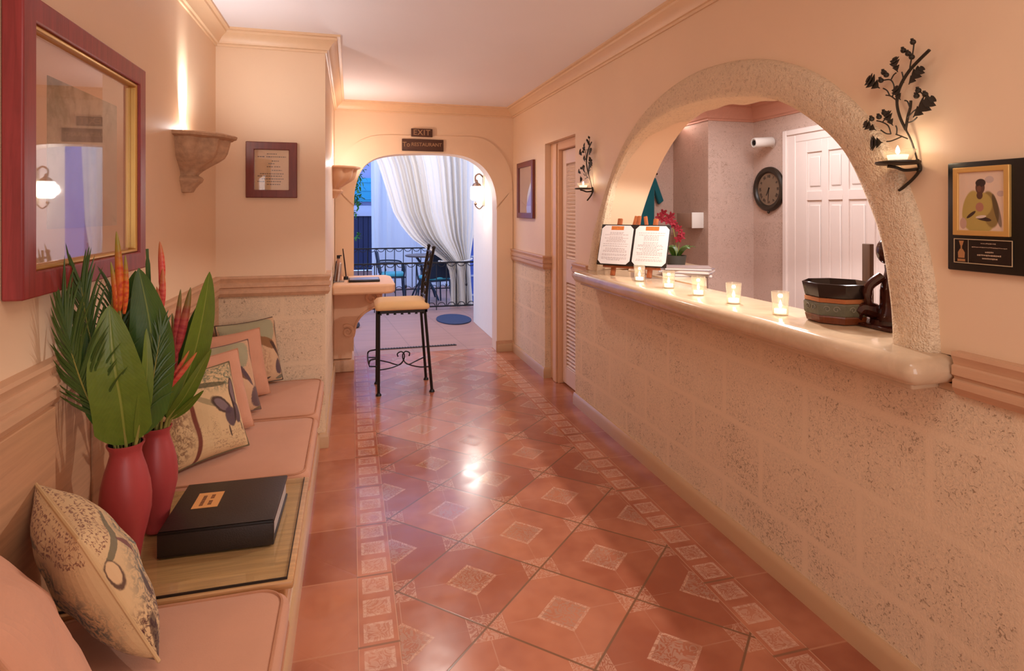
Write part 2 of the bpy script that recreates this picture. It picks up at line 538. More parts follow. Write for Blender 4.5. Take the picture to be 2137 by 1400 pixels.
M_BLACK = plain('black_lacquer', lin(28, 20, 16), .35, var=.05)
M_IRON = plain('black_wrought_iron', lin(26, 20, 20), .42, .3, var=.1)
M_BRONZE = plain('dark_bronze_iron', lin(52, 42, 30), .5, .4, var=.25, scale=60)
M_MARBLE = None
def m_marble():
    c = lin(214, 182, 148); m = Mat('cream_marble', c, .13)
    x, y, z = m.coord(); v = m.vec(x, y, z)
    n = m.noise(v, 4, 6, .65, 1.5)
    m.color(m.mix(n.step(.3, .75), sc_(c, .86), sc_(c, 1.05))); m.set('Specular IOR Level', .6)
    return m.m
M_MARBLE = m_marble()
M_CASTSTONE = plain('weathered_cast_stone', lin(190, 152, 120), .9, var=.38, scale=38, bump=.9, bscale=70)
M_CASTPALE = plain('painted_cast_stone', lin(232, 184, 146), .6, var=.05, scale=10, bump=.1)
M_VASE = plain('red_glazed_pottery', lin(168, 62, 62), .42, var=.14, scale=9)
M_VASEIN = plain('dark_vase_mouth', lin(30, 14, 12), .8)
def m_leaf(name, c, mid, nv=26):
    m = Mat(name, c, .38)
    u, v_, _ = m.coord('uv')
    rib = (u-.5).ab()
    veins = (((v_+rib*.5)*nv).fr()-.5).ab()
    n = m.noise(m.vec(u, v_*3.0, 0.0), 5, 3)
    cc = m.mix(n, sc_(c, .75), sc_(c, 1.2))
    cc = m.mix(veins.step(.1, .02)*.25, cc, sc_(mid, .8))
    cc = m.mix(rib.step(.028, .012), cc, mid)
    m.color(cc); m.bump(veins*.3+rib.step(.02, .06), .15, .004)
    m.set('Subsurface Weight', 0.0)
    return m.m
M_LEAF = m_leaf('glossy_green_leaf', lin(96, 118, 34), lin(132, 142, 58))
M_LEAFD = m_leaf('deep_green_leaf', lin(58, 88, 26), lin(108, 124, 48))
M_PALM = m_leaf('palm_frond_green', lin(60, 88, 32), lin(110, 126, 60), 4)
M_STEM = plain('pale_green_stem', lin(150, 142, 70), .5)
def m_heli(name, c0, c1, c2):
    m = Mat(name, c0, .4)
    u, v_, _ = m.coord('uv')
    n = m.noise(m.vec(u*2.0, v_*4.0, 0.0), 4, 2)
    m.color(m.mix((v_+(n-.5)*.3).step(.45, .95), m.mix((n).step(.3, .7), c0, c1), c2)); return m.m
M_HELO = m_heli('orange_heliconia', lin(196, 62, 34), lin(222, 120, 44), lin(150, 140, 50))
M_HELP = m_heli('coral_heliconia', lin(214, 60, 56), lin(232, 110, 92), lin(206, 120, 70))
M_HELR = m_heli('crimson_heliconia', lin(160, 44, 54), lin(196, 84, 74), lin(120, 110, 50))
M_PAPER = plain('white_paper', lin(214, 200, 192), .8, var=.02)
M_INK = plain('grey_ink', lin(120, 100, 92), .8)
M_INKB = plain('brown_ink', lin(120, 72, 40), .8)
M_CREAMPAPER = plain('cream_paper', lin(226, 190, 152), .7, var=.03)
M_CANDLEGLASS = glass('frosted_votive_glass', (1, .96, .88), haze=.08, rough=.08, hazecol=(1, .95, .86))
M_CLEARGLASS = glass('clear_picture_glass', mirror=.08)
M_WAX = emit('lit_white_wax', (1, .90, .74), 1.3)
M_FLAME = emit('candle_flame', (1, .90, .72), 12)
M_BULB = emit('warm_white_bulb', (1, .93, .85), 40)
def m_curtain(name, c, tr=.45):
    m = bpy.data.materials.new(name); m.use_nodes = True; nt = m.node_tree; nt.nodes.clear()
    out = nt.nodes.new('ShaderNodeOutputMaterial')
    d = nt.nodes.new('ShaderNodeBsdfDiffuse'); d.inputs[0].default_value = (*c, 1)
    t = nt.nodes.new('ShaderNodeBsdfTranslucent'); t.inputs[0].default_value = (*c, 1)
    mx = nt.nodes.new('ShaderNodeMixShader'); mx.inputs[0].default_value = tr
    nt.links.new(d.outputs[0], mx.inputs[1]); nt.links.new(t.outputs[0], mx.inputs[2]); nt.links.new(mx.outputs[0], out.inputs[0])
    return m
M_CURTAIN = m_curtain('ivory_sheer_curtain', (.86, .80, .72), .22)
M_CURTAINB = m_curtain('white_sheer_curtain', (.88, .90, .92), .5)
M_WHITEPLASTIC = plain('white_plastic', lin(232, 228, 222), .35, var=.02)
M_NAVYMETAL = plain('navy_metal', lin(26, 40, 62), .45, .2)
M_TURQ = m_fabric('turquoise_cushion_cloth', lin(70, 168, 190))
M_TEAL = m_fabric('teal_jersey', lin(0, 92, 104), wr=.4)
# ================================================================== the room
XL, XR, XP, YP, YF, ZC = -.82, 1.745, -.162, 4.067, 6.34, 2.69
YB = -1.9
# floor and ceiling
b = MB(); b.box(-1.1, 4.2, YB-.2, 6.53, -.06, 0)
struct(b.build('floor', M_FLOOR, sharp=0))
b = MB(); b.box(-3.5, 6, 6.53, 15.9, -.08, -.002)
struct(b.build('floor_patio', M_PATIO, sharp=0))
b = MB(); b.box(-1.1, 2.05, YB-.2, 6.55, ZC, ZC+.1)
struct(b.build('ceiling', M_CEIL, sharp=0))
b = MB(); b.box(2.045, 4.2, .5, 5.9, 2.60, 2.70)
struct(b.build('ceiling_office', M_CEIL, sharp=0))
# left wall, pier, back wall
b = MB(); b.box(XL-.2, XL, YB, YP+.1, 0, ZC); struct(b.build('wall_left', M_PLASTER, sharp=0))
b = MB(); b.box(XL-.2, XP, YP, 6.55, 1.05, ZC); struct(b.build('wall_pier', M_PLASTER, sharp=0))
b = MB(); b.box(XL-.2, XP, YP, 6.55, 0, 1.05); struct(b.build('wall_pier_base', M_STONE_Y, sharp=0))
b = MB(); b.box(XL-.2, XR+.3, YB-.15, YB, 0, ZC); struct(b.build('wall_back', M_PLASTER, sharp=0))

# far wall with its basket arch
inner = [(.03, 0), (.03, 1.0), (.03, 1.55), (.047, 1.80), (.115, 1.99), (.235, 2.095), (.42, 2.145), (.68, 2.165), (.95, 2.17), (1.15, 2.155), (1.31, 2.10), (1.44, 1.99), (1.525, 1.82), (1.555, 1.60), (1.555, 1.0), (1.555, 0)]
def smooth2(pts, n=6):
    a, z = pts[0], pts[-1]
    return [tuple(p)[:2] for p in catmull([(p[0], p[1], 0) for p in pts], n)]
innr = [(.03, 0)]+smooth2(inner[1:-1])+[(1.555, 0)]
b = MB()
b.prism([(XP-.02, 0)]+innr+[(XR+.02, 0), (XR+.02, ZC), (XP-.02, ZC)], 'y', YF, YF+.21)
struct(b.build('wall_far', M_PLASTER, sharp=30))
outer = [(-.158, 1.80), (-.155, 1.98), (-.095, 2.11), (.02, 2.235), (.16, 2.315), (.33, 2.35), (.7, 2.358), (1.05, 2.362), (1.33, 2.36), (1.47, 2.315), (1.58, 2.225), (1.67, 2.10), (1.72, 1.96), (1.738, 1.80)]
outr = smooth2(outer)
def resample(pts, n):
    P = [Vector((p[0], p[1])) for p in pts]; L = [0]
    for a, c in zip(P, P[1:]): L.append(L[-1]+(c-a).length)
    out = []; k = 0
    for i in range(n):
        t = L[-1]*i/(n-1)
        while k < len(P)-2 and L[k+1] < t: k += 1
        f = (t-L[k])/max(L[k+1]-L[k], 1e-9)
        q = P[k].lerp(P[k+1], min(max(f, 0), 1)); out.append((q.x, q.y))
    return out
ia = resample([p for p in innr if p[1] >= 1.55], 60); oa = resample(outr, 60)
b = MB(); b.ring(oa, ia, 'y', YF-.014, YF+.002); b.prism([(-.158, 0), (.03, 0), (.03, 1.56), (-.158, 1.81)], 'y', YF-.014, YF+.002)
b.prism([(1.555, 0), (1.738, 0), (1.738, 1.81), (1.555, 1.56)], 'y', YF-.014, YF+.002)
struct(b.build('trim_arch_band', M_PLASTER, sharp=0))

# right wall: counter front, wall with the big arch, recess, far stretch
b = MB(); b.box(XR, XR+.3, YB, 4.45, 0, 1.007); struct(b.build('wall_right_base', M_STONE_X, sharp=0))
AO = [(4.133, 1.115), (4.085, 1.25), (3.997, 1.43), (3.812, 1.69), (3.597, 1.925), (3.325, 2.115), (3.032, 2.225), (2.736, 2.272), (2.485, 2.268), (2.271, 2.236), (2.086, 2.18), (1.899, 2.09), (1.76, 1.985), (1.636, 1.86), (1.56, 1.75), (1.507, 1.65), (1.457, 1.52), (1.425, 1.40), (1.406, 1.28), (1.395, 1.115)]
AI = [(3.975, 1.115), (3.945, 1.22), (3.90, 1.36), (3.812, 1.55), (3.671, 1.765), (3.456, 1.955), (3.202, 2.065), (2.927, 2.112), (2.648, 2.112), (2.374, 2.083), (2.175, 2.043), (2.03, 1.985), (1.899, 1.903), (1.804, 1.828), (1.727, 1.742), (1.655, 1.61), (1.597, 1.475), (1.569, 1.35), (1.551, 1.225), (1.545, 1.115)]
NA = 120
ao = resample(smooth2(AO), NA); ai = resample(smooth2(AI), NA)
ab = [((1.56+(y-1.545)*1.125) if y > 1.545 else 1.56, z+.02*math.sin(PI*i/(NA-1))) for i, (y, z) in enumerate(ai)]
rng = random.Random(3)
wb = [.006*math.sin(i*.35)+.005*math.sin(i*.83+1) for i in range(NA)]
b = MB()
cols = []
for i in range(NA):
    (oy, oz), (iy, iz), (by, bz) = ao[i], ai[i], ab[i]
    dy, dz = iy-oy, iz-oz
    row = [(XR+.01, oy, oz), (XR-.018, oy+dy*.03, oz+dz*.03), (XR-.032, oy+dy*.12, oz+dz*.12), (XR-.034+wb[i]*.4, oy+dy*.5, oz+dz*.5), (XR-.032, oy+dy*.9, oz+dz*.9),
           (XR-.020, oy+dy*1.0+0, oz+dz*1.0), (XR+.03, iy+(by-iy)*.15+wb[i]*.3, iz+(bz-iz)*.15), (XR+.15, iy+(by-iy)*.5+wb[i]*.5, iz+(bz-iz)*.5+wb[i]*.5), (XR+.28, by, bz+wb[i]), (XR+.315, by+.02*(1 if by > 2.7 else -1), bz+.02), (XR+.302, oy+(.06 if oy > 2.7 else 0), oz+.04)]
    cols.append([b.bm.verts.new(p) for p in row])
for A, B in zip(cols, cols[1:]):
    for j in range(len(A)-1): b.face([A[j], B[j], B[j+1], A[j+1]])
b.face(cols[0]); b.face(cols[-1][::-1])
struct(b.build('trim_counter_arch', M_ARCH, sharp=50))
hole = [(oy+(iy-oy)*.35, oz+(iz-oz)*.35) for (oy, oz), (iy, iz) in zip(ao, ai)]
hole[0] = (hole[0][0], 1.116); hole[-1] = (hole[-1][0], 1.116)
b = MB(); b.prism([(4.097, 1.007), (4.45, 1.007), (4.45, ZC), (YB, ZC), (YB, 1.007), (1.343, 1.007), (1.343, 1.116)]+hole[::-1]+[(4.097, 1.116)], 'x', XR, XR+.3)
struct(b.build('wall_right', M_PLASTER, sharp=30))
b = MB(); b.box(XR, XR+.3, 4.45, 5.22, 2.175, ZC); struct(b.build('wall_right_lintel', M_PLASTER, sharp=0))
b = MB(); b.box(XR, XR+.3, 5.22, 6.55, 1.05, ZC); struct(b.build('wall_right_far', M_PLASTER, sharp=0))
b = MB(); b.box(XR, XR+.3, 5.22, 6.55, 0, 1.05); struct(b.build('wall_right_far_base', M_STONE_X, sharp=0))
# recess behind the counter end: jambs and louvred door
b = MB()
b.box(1.80, 1.90, 5.01, 5.22, 0, 2.175); b.box(1.80, 1.90, 4.45, 4.49, 0, 2.175); b.box(1.80, 1.90, 4.49, 5.01, 2.10, 2.175)
b.box(1.785, 1.80, 5.03, 5.12, 0, 2.16)
struct(b.build('trim_louvred_door_frame', M_DOORFRAME, sharp=30, bevel=.006))
d2 = bpy.data.objects.new('door_2', None); link(d2); d2.location = (1.86, 4.75, 0); struct(d2)
b = MB()
for y0, y1, z0, z1 in ((4.92, 5.005, .02, 2.095), (4.495, 4.58, .02, 2.095), (4.58, 4.92, .02, .17), (4.58, 4.92, .92, 1.13), (4.58, 4.92, 1.97, 2.095)):
    b.box(1.842, 1.878, y0, y1, z0, z1)
b.build('door_frame', M_LOUVRE, d2, world=True, bevel=.004)
b = MB()
for z0, z1 in ((.17, .92), (1.13, 1.97)):
    n = int((z1-z0)/.032)
    for i in range(n):
        z = z0+(i+.5)*(z1-z0)/n
        b.box(-.018, .018, -.17, .17, -.0035, .0035, M=Matrix.Translation((1.86, 4.75, z)) @ Matrix.Rotation(math.radians(-38), 4, 'Y'))
b.build('louvres', M_LOUVRE, d2, world=True, sharp=0)
b = MB(); b.box(1.828, 1.843, 4.60, 4.66, 1.0, 1.13); b.ball((1.80, 4.63, 1.07), .022)
b.build('lock_plate', plain('grey_steel', lin(90, 100, 130), .3, .7), d2, world=True)

# mouldings
CR = [(0, -.103), (.010, -.103), (.013, -.090), (.024, -.086), (.028, -.074), (.044, -.052), (.066, -.034), (.074, -.030), (.078, -.018), (.097, -.014), (.098, 0), (0, 0)]
crown = [(o, ZC+z) for o, z in CR]
b = MB(); b.sweep(crown, [(XL, YB), (XL, YP), (XP, YP), (XP, YF), (XR, YF), (XR, YB)])
struct(b.build('trim_crown', M_TRIM, sharp=30))
RL = [(0, 0), (.034, 0), (.036, -.012), (.030, -.024), (.026, -.038), (.034, -.042), (.034, -.068), (.024, -.074), (.024, -.080), (.031, -.084), (.031, -.106), (.018, -.128), (0, -.128)]
rail = [(o, 1.137+z) for o, z in RL]
for nm, path in (('trim_rail_left', [(XL, YB), (XL, YP), (XP, YP), (XP, YP+.25)]), ('trim_rail_right', [(XR, 1.338), (XR, YB)]),
                 ('trim_rail_recess', [(XR, 4.45), (XR, 4.15)]), ('trim_rail_far', [(XR, YF), (XR, 5.22), (XR+.055, 5.22)])):
    b = MB(); b.sweep(rail, path); struct(b.build(nm, M_RAIL, sharp=30))
BS = [(0, .095), (.010, .095), (.016, .085), (.021, .065), (.021, 0), (0, 0)]
for nm, path in (('baseboard_right', [(XR, 4.45), (XR, YB)]), ('baseboard_far', [(1.555, YF-.014), (XR, YF-.014), (XR, 5.22), (XR+.055, 5.22)]),
                 ('baseboard_pier', [(-.20, YP), (XP, YP), (XP, YF), (.03, YF)]), ('baseboard_left', [(XL, YB), (XL, .75)])):
    b = MB(); b.sweep(BS, path); struct(b.build(nm, M_BASE, sharp=30))
# arch jamb plinth
b = MB(); b.box(1.545, XR, YF-.03, YF-.014, 0, .12); struct(b.build('baseboard_arch', M_RAIL, sharp=30))

# pickled wood wainscot behind the bench
b = MB(); b.box(XL, XL+.012, YB, YP, .36, 1.012); struct(b.build('trim_wainscot', M_WAINS, sharp=0))
b = MB(); b.box(XL+.012, XL+.034, YB, 1.905, .36, 1.012); struct(b.build('trim_wainscot_panel', M_WAINS, sharp=0, bevel=.003))
b = MB(); b.box(XL+.012, XL+.018, 2.19, YP, .36, 1.012); struct(b.build('trim_wainscot_panel_far', M_WAINS, sharp=0, bevel=.002))

# counter slab
b = MB(); b.box(1.575, 1.975, 1.345, 4.095, 1.030, 1.115, bevel=.040, seg=6)
o = b.build('reception_counter', M_MARBLE, sharp=60)
tag(o, 'long cream marble reception counter with rounded nose running through the big stone arch', 'counter')
b = MB(); b.box(1.635, XR-.001, 1.40, 4.07, 1.008, 1.032, bevel=.006); b.box(XR, 1.97, 1.345, 4.095, 1.008, 1.031)
b.build('under_moulding', M_MARBLE, o, sharp=60)

# ------------------------------------------------------------------ the office behind the arch
OX = 3.9
b = MB(); b.box(OX, OX+.2, .5, 5.27, 0, 2.62); struct(b.build('wall_office_right', M_STONE_IN, sharp=0))
b = MB(); b.box(3.55, OX, 5.07, 5.27, 0, 2.62); struct(b.build('wall_office_jog', M_STONE_IN, sharp=0))
b = MB(); b.box(3.38, 3.55, 5.07, 5.9, 0, 2.62); struct(b.build('wall_office_return', M_STONE_IN, sharp=0))
b = MB(); b.box(2.045, 3.4, 5.72, 5.9, 0, 2.62); struct(b.build('wall_office_far', M_STONE_IN, sharp=0))
b = MB(); b.box(2.045, 4.1, .4, .55, 0, 2.62); struct(b.build('wall_office_near', M_PLASTER, sharp=0))
M_PINKTRIM = m_trim('rosy_moulding', lin(206, 150, 128))
CO = [(0, -.16), (.012, -.16), (.016, -.145), (.03, -.135), (.05, -.09), (.085, -.05), (.09, -.03), (.12, -.02), (.122, 0), (0, 0)]
b = MB(); b.sweep([(o_, 2.60+z) for o_, z in CO], [(2.045, 5.72), (3.38, 5.72), (3.38, 5.07), (OX, 5.07), (OX, .55)])
struct(b.build('trim_office_crown', M_PINKTRIM, sharp=30))
# six panel cupboard door with its casing
d1 = bpy.data.objects.new('door_1', None); link(d1); d1.location = (OX, 3.9, 0); struct(d1)
b = MB()
b.box(OX-.03, OX, 4.46, 4.565, 0, 2.245); b.box(OX-.0299, OX, 3.14, 4.46, 2.17, 2.245); b.box(OX-.03, OX, 3.02, 3.14, 0, 2.245)
b.box(OX-.045, OX, 4.56, 4.61, 0, 2.29); b.box(OX-.0449, OX, 3.02, 4.56, 2.24, 2.2899)
b.build('door_casing', M_WHITEDOOR, d1, world=True, bevel=.006)
b = MB(); b.box(OX-.012, OX+.01, 3.12, 4.465, 0.01, 2.175)
ys = [(4.325, 4.155), (4.085, 3.935), (3.875, 3.70), (3.63, 3.45), (3.38, 3.2)]
edges = [4.465]+[v for p in ys for v in p]+[3.12]
for i in range(0, len(edges), 2): b.box(OX-.026, OX-.01, edges[i+1], edges[i], .01, 2.175)
for y1, y0 in ys:
    for z0, z1 in ((.01, .25), (1.645, 1.725), (2.065, 2.175), (.62, .72)): b.box(OX-.026, OX-.01, y0, y1, z0, z1)
    for z0, z1 in ((.29, .58), (.76, 1.605), (1.765, 2.025)): b.box(OX-.022, OX-.01, y0+.025, y1-.025, z0, z1, bevel=.006, seg=1)
b.build('door_panel', M_WHITEDOOR, d1, world=True, bevel=.003)

# office ledge that carries the orchid
b = MB(); b.prism([(1.977, 3.0), (1.99, 3.0), (2.70, 4.08), (2.75, 4.75), (2.05, 4.75), (2.05, 4.10), (1.977, 3.98)], 'z', 1.085, 1.115)
lg = b.build('office_worktop', M_MARBLE, sharp=50)
tag(lg, 'pale stone side worktop behind the counter under the orchid and papers', 'worktop')
b = MB(); b.prism([(2.06, 3.2), (2.64, 4.10), (2.70, 4.72), (2.06, 4.72)], 'z', 0, 1.085); b.build('base', M_STONE_IN, lg, sharp=0)

# ------------------------------------------------------------------ patio side wall
M_PATIOWALL = plain('warm_white_render', lin(240, 222, 202), .7, var=.03, kind='world', bump=.1)
b = MB(); b.box(1.66, 1.92, 6.55, 8.12, 0, 3.0); struct(b.build('wall_patio_right', M_PATIOWALL, sharp=0))
b = MB(); b.box(-1.1, .0, 6.55, 6.75, 0, 3.0); struct(b.build('wall_patio_left', M_PATIOWALL, sharp=0))
b = MB(); b.box(-1.1, 1.95, 6.55, 6.60, 2.3, 3.0); struct(b.build('wall_patio_over_arch', M_PATIOWALL, sharp=0))
# ================================================================== left side
# built-in bench
bn = thing('built_in_bench', 'low stone built-in bench with tan cushions running along the left wall to the pier', 'bench', (-.5, 2.2, 0))
b = MB(); b.box(XL+.001, -.215, YB+.3, YP-.002, 0, .345); b.build('body', M_STONE_X, bn, world=True, sharp=0)
b = MB(); b.box(XL+.02, -.185, YB+.3, YP-.004, .315, .362, bevel=.012); b.build('seat_ledge', M_RAIL, bn, world=True)
b = MB(); b.sweep(BS, [(-.215, YB+.3), (-.215, YP)]); b.build('skirting', M_BASE, bn, world=True)

def rrect(x0, x1, y0, y1, r, n=6):
    out = []
    for cx, cy, a0 in ((x1-r, y0+r, -PI/2), (x1-r, y1-r, 0), (x0+r, y1-r, PI/2), (x0+r, y0+r, PI)):
        for k in range(n+1):
            a = a0+PI/2*k/n; out.append((cx+r*math.cos(a), cy+r*math.sin(a)))
    return out
def cushion(y0, y1, label, r=.05):
    t = thing('seat_cushion', label, 'cushion', (-.48, (y0+y1)/2, .362), group='tan bench seat cushions')
    x0, x1, z0, h = -.775, -.158, 0.0, .095
    cx, cy = -.48, (y0+y1)/2
    b = MB()
    R = rrect(x0-cx, x1-cx, y0-cy, y1-cy, r, 8)
    lev = [(0.0, .020), (.010, .006), (.024, 0), (h-.030, -.004), (h-.014, .0), (h-.004, .010), (h+.001, .026), (h+.006, .07), (h+.012, .15)]
    rings = []
    for z, ins in lev:
        k = ins
        w2, d2_ = (x1-x0)/2, (y1-y0)/2
        rings.append([b.bm.verts.new((px*(1-k/w2), py*(1-k/d2_), z)) for px, py in [(p[0]-(x0+x1)/2+cx, p[1]) for p in R]])
    for A, B in zip(rings, rings[1:]):
        n = len(A)
        for i in range(n): b.face([A[i], A[(i+1) % n], B[(i+1) % n], B[i]])
    b.face(rings[0][::-1]); b.face(rings[-1])
    b.build('cushion_body', M_TAN, t, sharp=60)
    mid = (x0+x1)/2-cx
    for nm, z, ins in (('piping', h-.001, .015), ('piping', .016, .0)):
        P = [((p[0]-mid)*(1-ins/w2), p[1]*(1-ins/d2_), z) for p in R]
        b = MB(); b.tube(P+[P[0]], .0045, 6, cap=False); b.build(nm, M_TANPIPE, t)
    return t
cushion(.62, 1.842, 'tan bench cushion nearest the camera, in front of the wooden side table', .07)
cushion(2.588, 3.318, 'tan bench cushion just beyond the black album and side table')
cushion(3.326, 4.055, 'tan bench cushion farthest along the bench, against the stone pier')

# side table let into the bench
tb = thing('side_table', 'limed oak box side table set into the bench between the tan cushions', 'table', (-.48, 2.215, .362))
b = MB(); b.box(-.80, -.188, 1.875, 2.56, .362, .436); b.build('box_body', M_OAK, tb, world=True, bevel=.004)
b = MB(); b.box(-.805, -.165, 1.858, 2.575, .430, .454, bevel=.006); b.build('table_top', M_OAK, tb, world=True)
b = MB(); b.box(-.79, -.185, 1.875, 2.558, .454, .460); b.build('glass_top', glass('greenish_table_glass', (.97, 1, .97)), tb, world=True, sharp=0)
b = MB(); b.box(-.79, -.185, 1.871, 1.8752, .4535, .4605); b.box(-.185, -.1825, 1.871, 2.558, .4535, .4605); b.build('glass_edge', M_BLACK, tb, world=True, sharp=0)

# album
bk = thing('photo_album', 'thick black leather album with a small gold title label on the side table', 'album', (-.41, 2.24, .4605), (0, 0, math.radians(-1.5)))
W2, D2 = .172, .172
b = MB(); b.box(-W2, W2, -D2, D2, .068, .080, bevel=.004); b.box(-W2, W2, -D2, D2, 0, .010, bevel=.003); b.box(-W2, W2, -D2, -D2+.012, .0, .080, bevel=.004)
b.build('cover', plain('black_leather', lin(40, 27, 20), .42, var=.1, scale=40, bump=.15, bscale=220), bk)
b = MB(); b.box(-W2+.006, W2-.006, -D2+.012, D2-.006, .010, .068); b.build('pages', plain('page_edges', lin(190, 176, 168), .7, var=.15, scale=60), bk, sharp=0)
b = MB(); b.box(-.112, -.030, -.030, .082, .0802, .0815); lb = b.build('title_label', plain('orange_gold_label', lin(226, 160, 92), .5, var=.05), bk, sharp=0, label='small gold title label')
b = MB()
for x, segs in ((-.086, ((-.015, .060), (-.015, -.015))), (-.060, ((-.012, .022), (.034, .062)))):
    for y0, y1 in segs:
        if y1 > y0:
            y = y0
            while y < y1-.003:
                l = random.uniform(.006, .012); b.box(x-.006, x+.006, y, min(y+l, y1), .0815, .0820); y += l+.003
b.build('title_lettering', M_INKB, lb, sharp=0)

# big framed picture
fr = thing('framed_picture', 'large picture in a wide red mahogany frame hanging above the bench', 'picture', (XL, 2.14, 1.33))
y0, y1, z0, z1 = 1.705, 2.60, 1.330, 2.097
def frame_ring(b, y0, y1, z0, z1, wid, x0, x1, axis='x'):
    A = [(y0, z0), (y1, z0), (y1, z1), (y0, z1)]; B = [(y0+wid, z0+wid), (y1-wid, z0+wid), (y1-wid, z1-wid), (y0+wid, z1-wid)]
    b.ring(A, B, axis, x0, x1, closed=True)
b = MB(); frame_ring(b, y0, y1, z0, z1, .066, XL+.001, XL+.048)
b.build('frame', M_MAHOG, fr, world=True, sharp=30, bevel=.005)
b = MB(); frame_ring(b, y0+.065, y1-.065, z0+.065, z1-.065, .013, XL+.004, XL+.040); b.build('gilt_slip', M_GOLD, fr, world=True, bevel=.006)
b = MB(); b.box(XL+.002, XL+.012, y0+.07, y1-.07, z0+.07, z1-.07); b.build('mat_board', plain('pinkish_mat_board', lin(226, 184, 156), .8, var=.02), fr, world=True, sharp=0)
def m_print():
    m = Mat('faded_landscape_print', (.5, .45, .4), .7)
    x, y, z = m.coord(); v = m.vec(x, y, z)
    n = m.noise(v, 5, 6, .7, .8); n2 = m.noise(v, 16, 5, .7)
    t = ((z-1.50)/.42+(y-1.9)*(-.5))
    g = (t+(n-.5)*1.1).step(.25, 1.05)
    c = m.mix(n2, lin(196, 176, 158), lin(222, 196, 176))
    c = m.mix(g*(n2.step(.3, .65)*.5+.5), c, lin(112, 100, 78))
    c = m.mix((n-.5).step(.08, .2)*.4, c, lin(96, 104, 84))
    c = m.mix(m.noise(v, 3, 2).step(.6, .7)*.35, c, lin(190, 120, 110))
    m.color(c); return m.m
b = MB(); b.box(XL+.010, XL+.0135, 1.905, 2.405, 1.50, 1.925); b.build('print', m_print(), fr, world=True, sharp=0)
b = MB(); b.box(XL+.0185, XL+.0195, y0+.082, y1-.082, z0+.082, z1-.082); b.build('glass', M_CLEARGLASS, fr, world=True, sharp=0)

# small framed notice on the pier
fr = thing('wall_notice', 'small framed notice in a dark red wooden frame on the pier wall', 'picture', (-.488, YP, 1.636))
b = MB(); frame_ring(b, -.642, -.335, 1.636, 1.993, .050, YP-.026, YP-.001, 'y'); b.build('frame', M_MAHOG2, fr, world=True, bevel=.004)
b = MB(); b.box(-.60, -.378, YP-.010, YP-.002, 1.68, 1.95); nb = b.build('notice_sheet', M_CREAMPAPER, fr, world=True, sharp=0)
b = MB()
for z, ws in ((1.917, [(-.03, .03)]), (1.899, [(-.085, -.04), (-.032, .085)]), (1.872, [(0, .05)]), (1.855, [(-.02, .02)]), (1.835, [(-.03, .01), (.015, .05)]), (1.812, [(.0, .06)]), (1.79, [(-.07, .07)]), (1.775, [(-.085, -.06), (-.05, .06)]), (1.757, [(-.06, .07)]), (1.74, [(-.085, -.045), (-.03, .06)]), (1.722, [(-.03, .05)])):
    for a, c in ws:
        x = a
        while x < c-.004:
            l = random.uniform(.006, .014); b.box(-.489+x, -.489+min(x+l, c), YP-.0112, YP-.0098, z-.0028, z+.0028); x += l+.0035
b.build('printed_lines', M_INK, fr, world=True, sharp=0)
b = MB(); b.box(-.594, -.384, YP-.0150, YP-.0142, 1.684, 1.946); b.build('glass', M_CLEARGLASS, fr, world=True, sharp=0)

# plaster bowl sconces with an uplight
def make_sconce(name, label, loc):
    t = thing(name, label, 'wall light', loc, group='cast stone bowl wall lights')
    def lob(a, z):
        k = (math.sin(5*(a))**2)
        return 1-.15*k*(1 if -.2 < z < -.02 else .35)
    prof = [(.243, .0), (.252, -.006), (.248, -.018), (.222, -.026), (.214, -.06), (.205, -.095), (.192, -.118), (.165, -.138), (.125, -.162), (.092, -.184), (.074, -.200), (.070, -.208), (.086, -.216), (.094, -.226), (.088, -.240), (.074, -.252), (.058, -.272), (.046, -.292), (.0, -.296)]
    inn = [(.0, -.07), (.10, -.07), (.19, -.03), (.225, .0), (.243, .0)]
    b = MB(); b.lathe(inn[:-1]+prof, n=40, a0=-PI/2, a1=PI/2, lobes=lob, sy=.88)
    b.build('bowl', M_CASTSTONE, t, sharp=40)
    b = MB(); b.ball((.05, 0, -.05), .022); b.build('bulb', M_BULB, t)
    b = MB(); b.lathe([(.0, -.075), (.018, -.075), (.018, -.055), (.012, -.05), (0, -.05)], n=12, c=(.05, 0, -.02)); b.build('lamp_holder', M_WHITEPLASTIC, t)
    return t
s1 = make_sconce('bowl_wall_light', 'weathered cast stone bowl uplight glowing on the left wall beside the big picture', (XL, 3.33, 1.938))
s2 = copy_tree(s1); s2.location = (XP, 5.74, 1.965)
for c_ in [o for o in bpy.data.objects if o.parent == s2 and o.name.startswith('bowl')]:
    c_.material_slots[0].link = 'OBJECT'; c_.material_slots[0].material = M_CASTPALE
s2['label'] = 'cast stone bowl uplight above the scroll console near the archway'
spot('bowl_uplight_beam', (XL+.055, 3.31, 1.925), (XL+.0, 3.31, 2.035), 110, (.97, .98, 1), 50, .8, .012)
point('bowl_uplight_bulb', (XL+.06, 3.33, 1.955), 1.0, (1, .97, .95), .03)
spot('bowl_uplight_wash', (XL+.10, 3.33, 1.95), (XL+.55, 3.55, 2.65), 15, (.84, .92, 1), 150, .8, .05)
point('console_uplight_bulb', (XP+.06, 5.74, 1.985), 14, (1, .95, .92), .03)

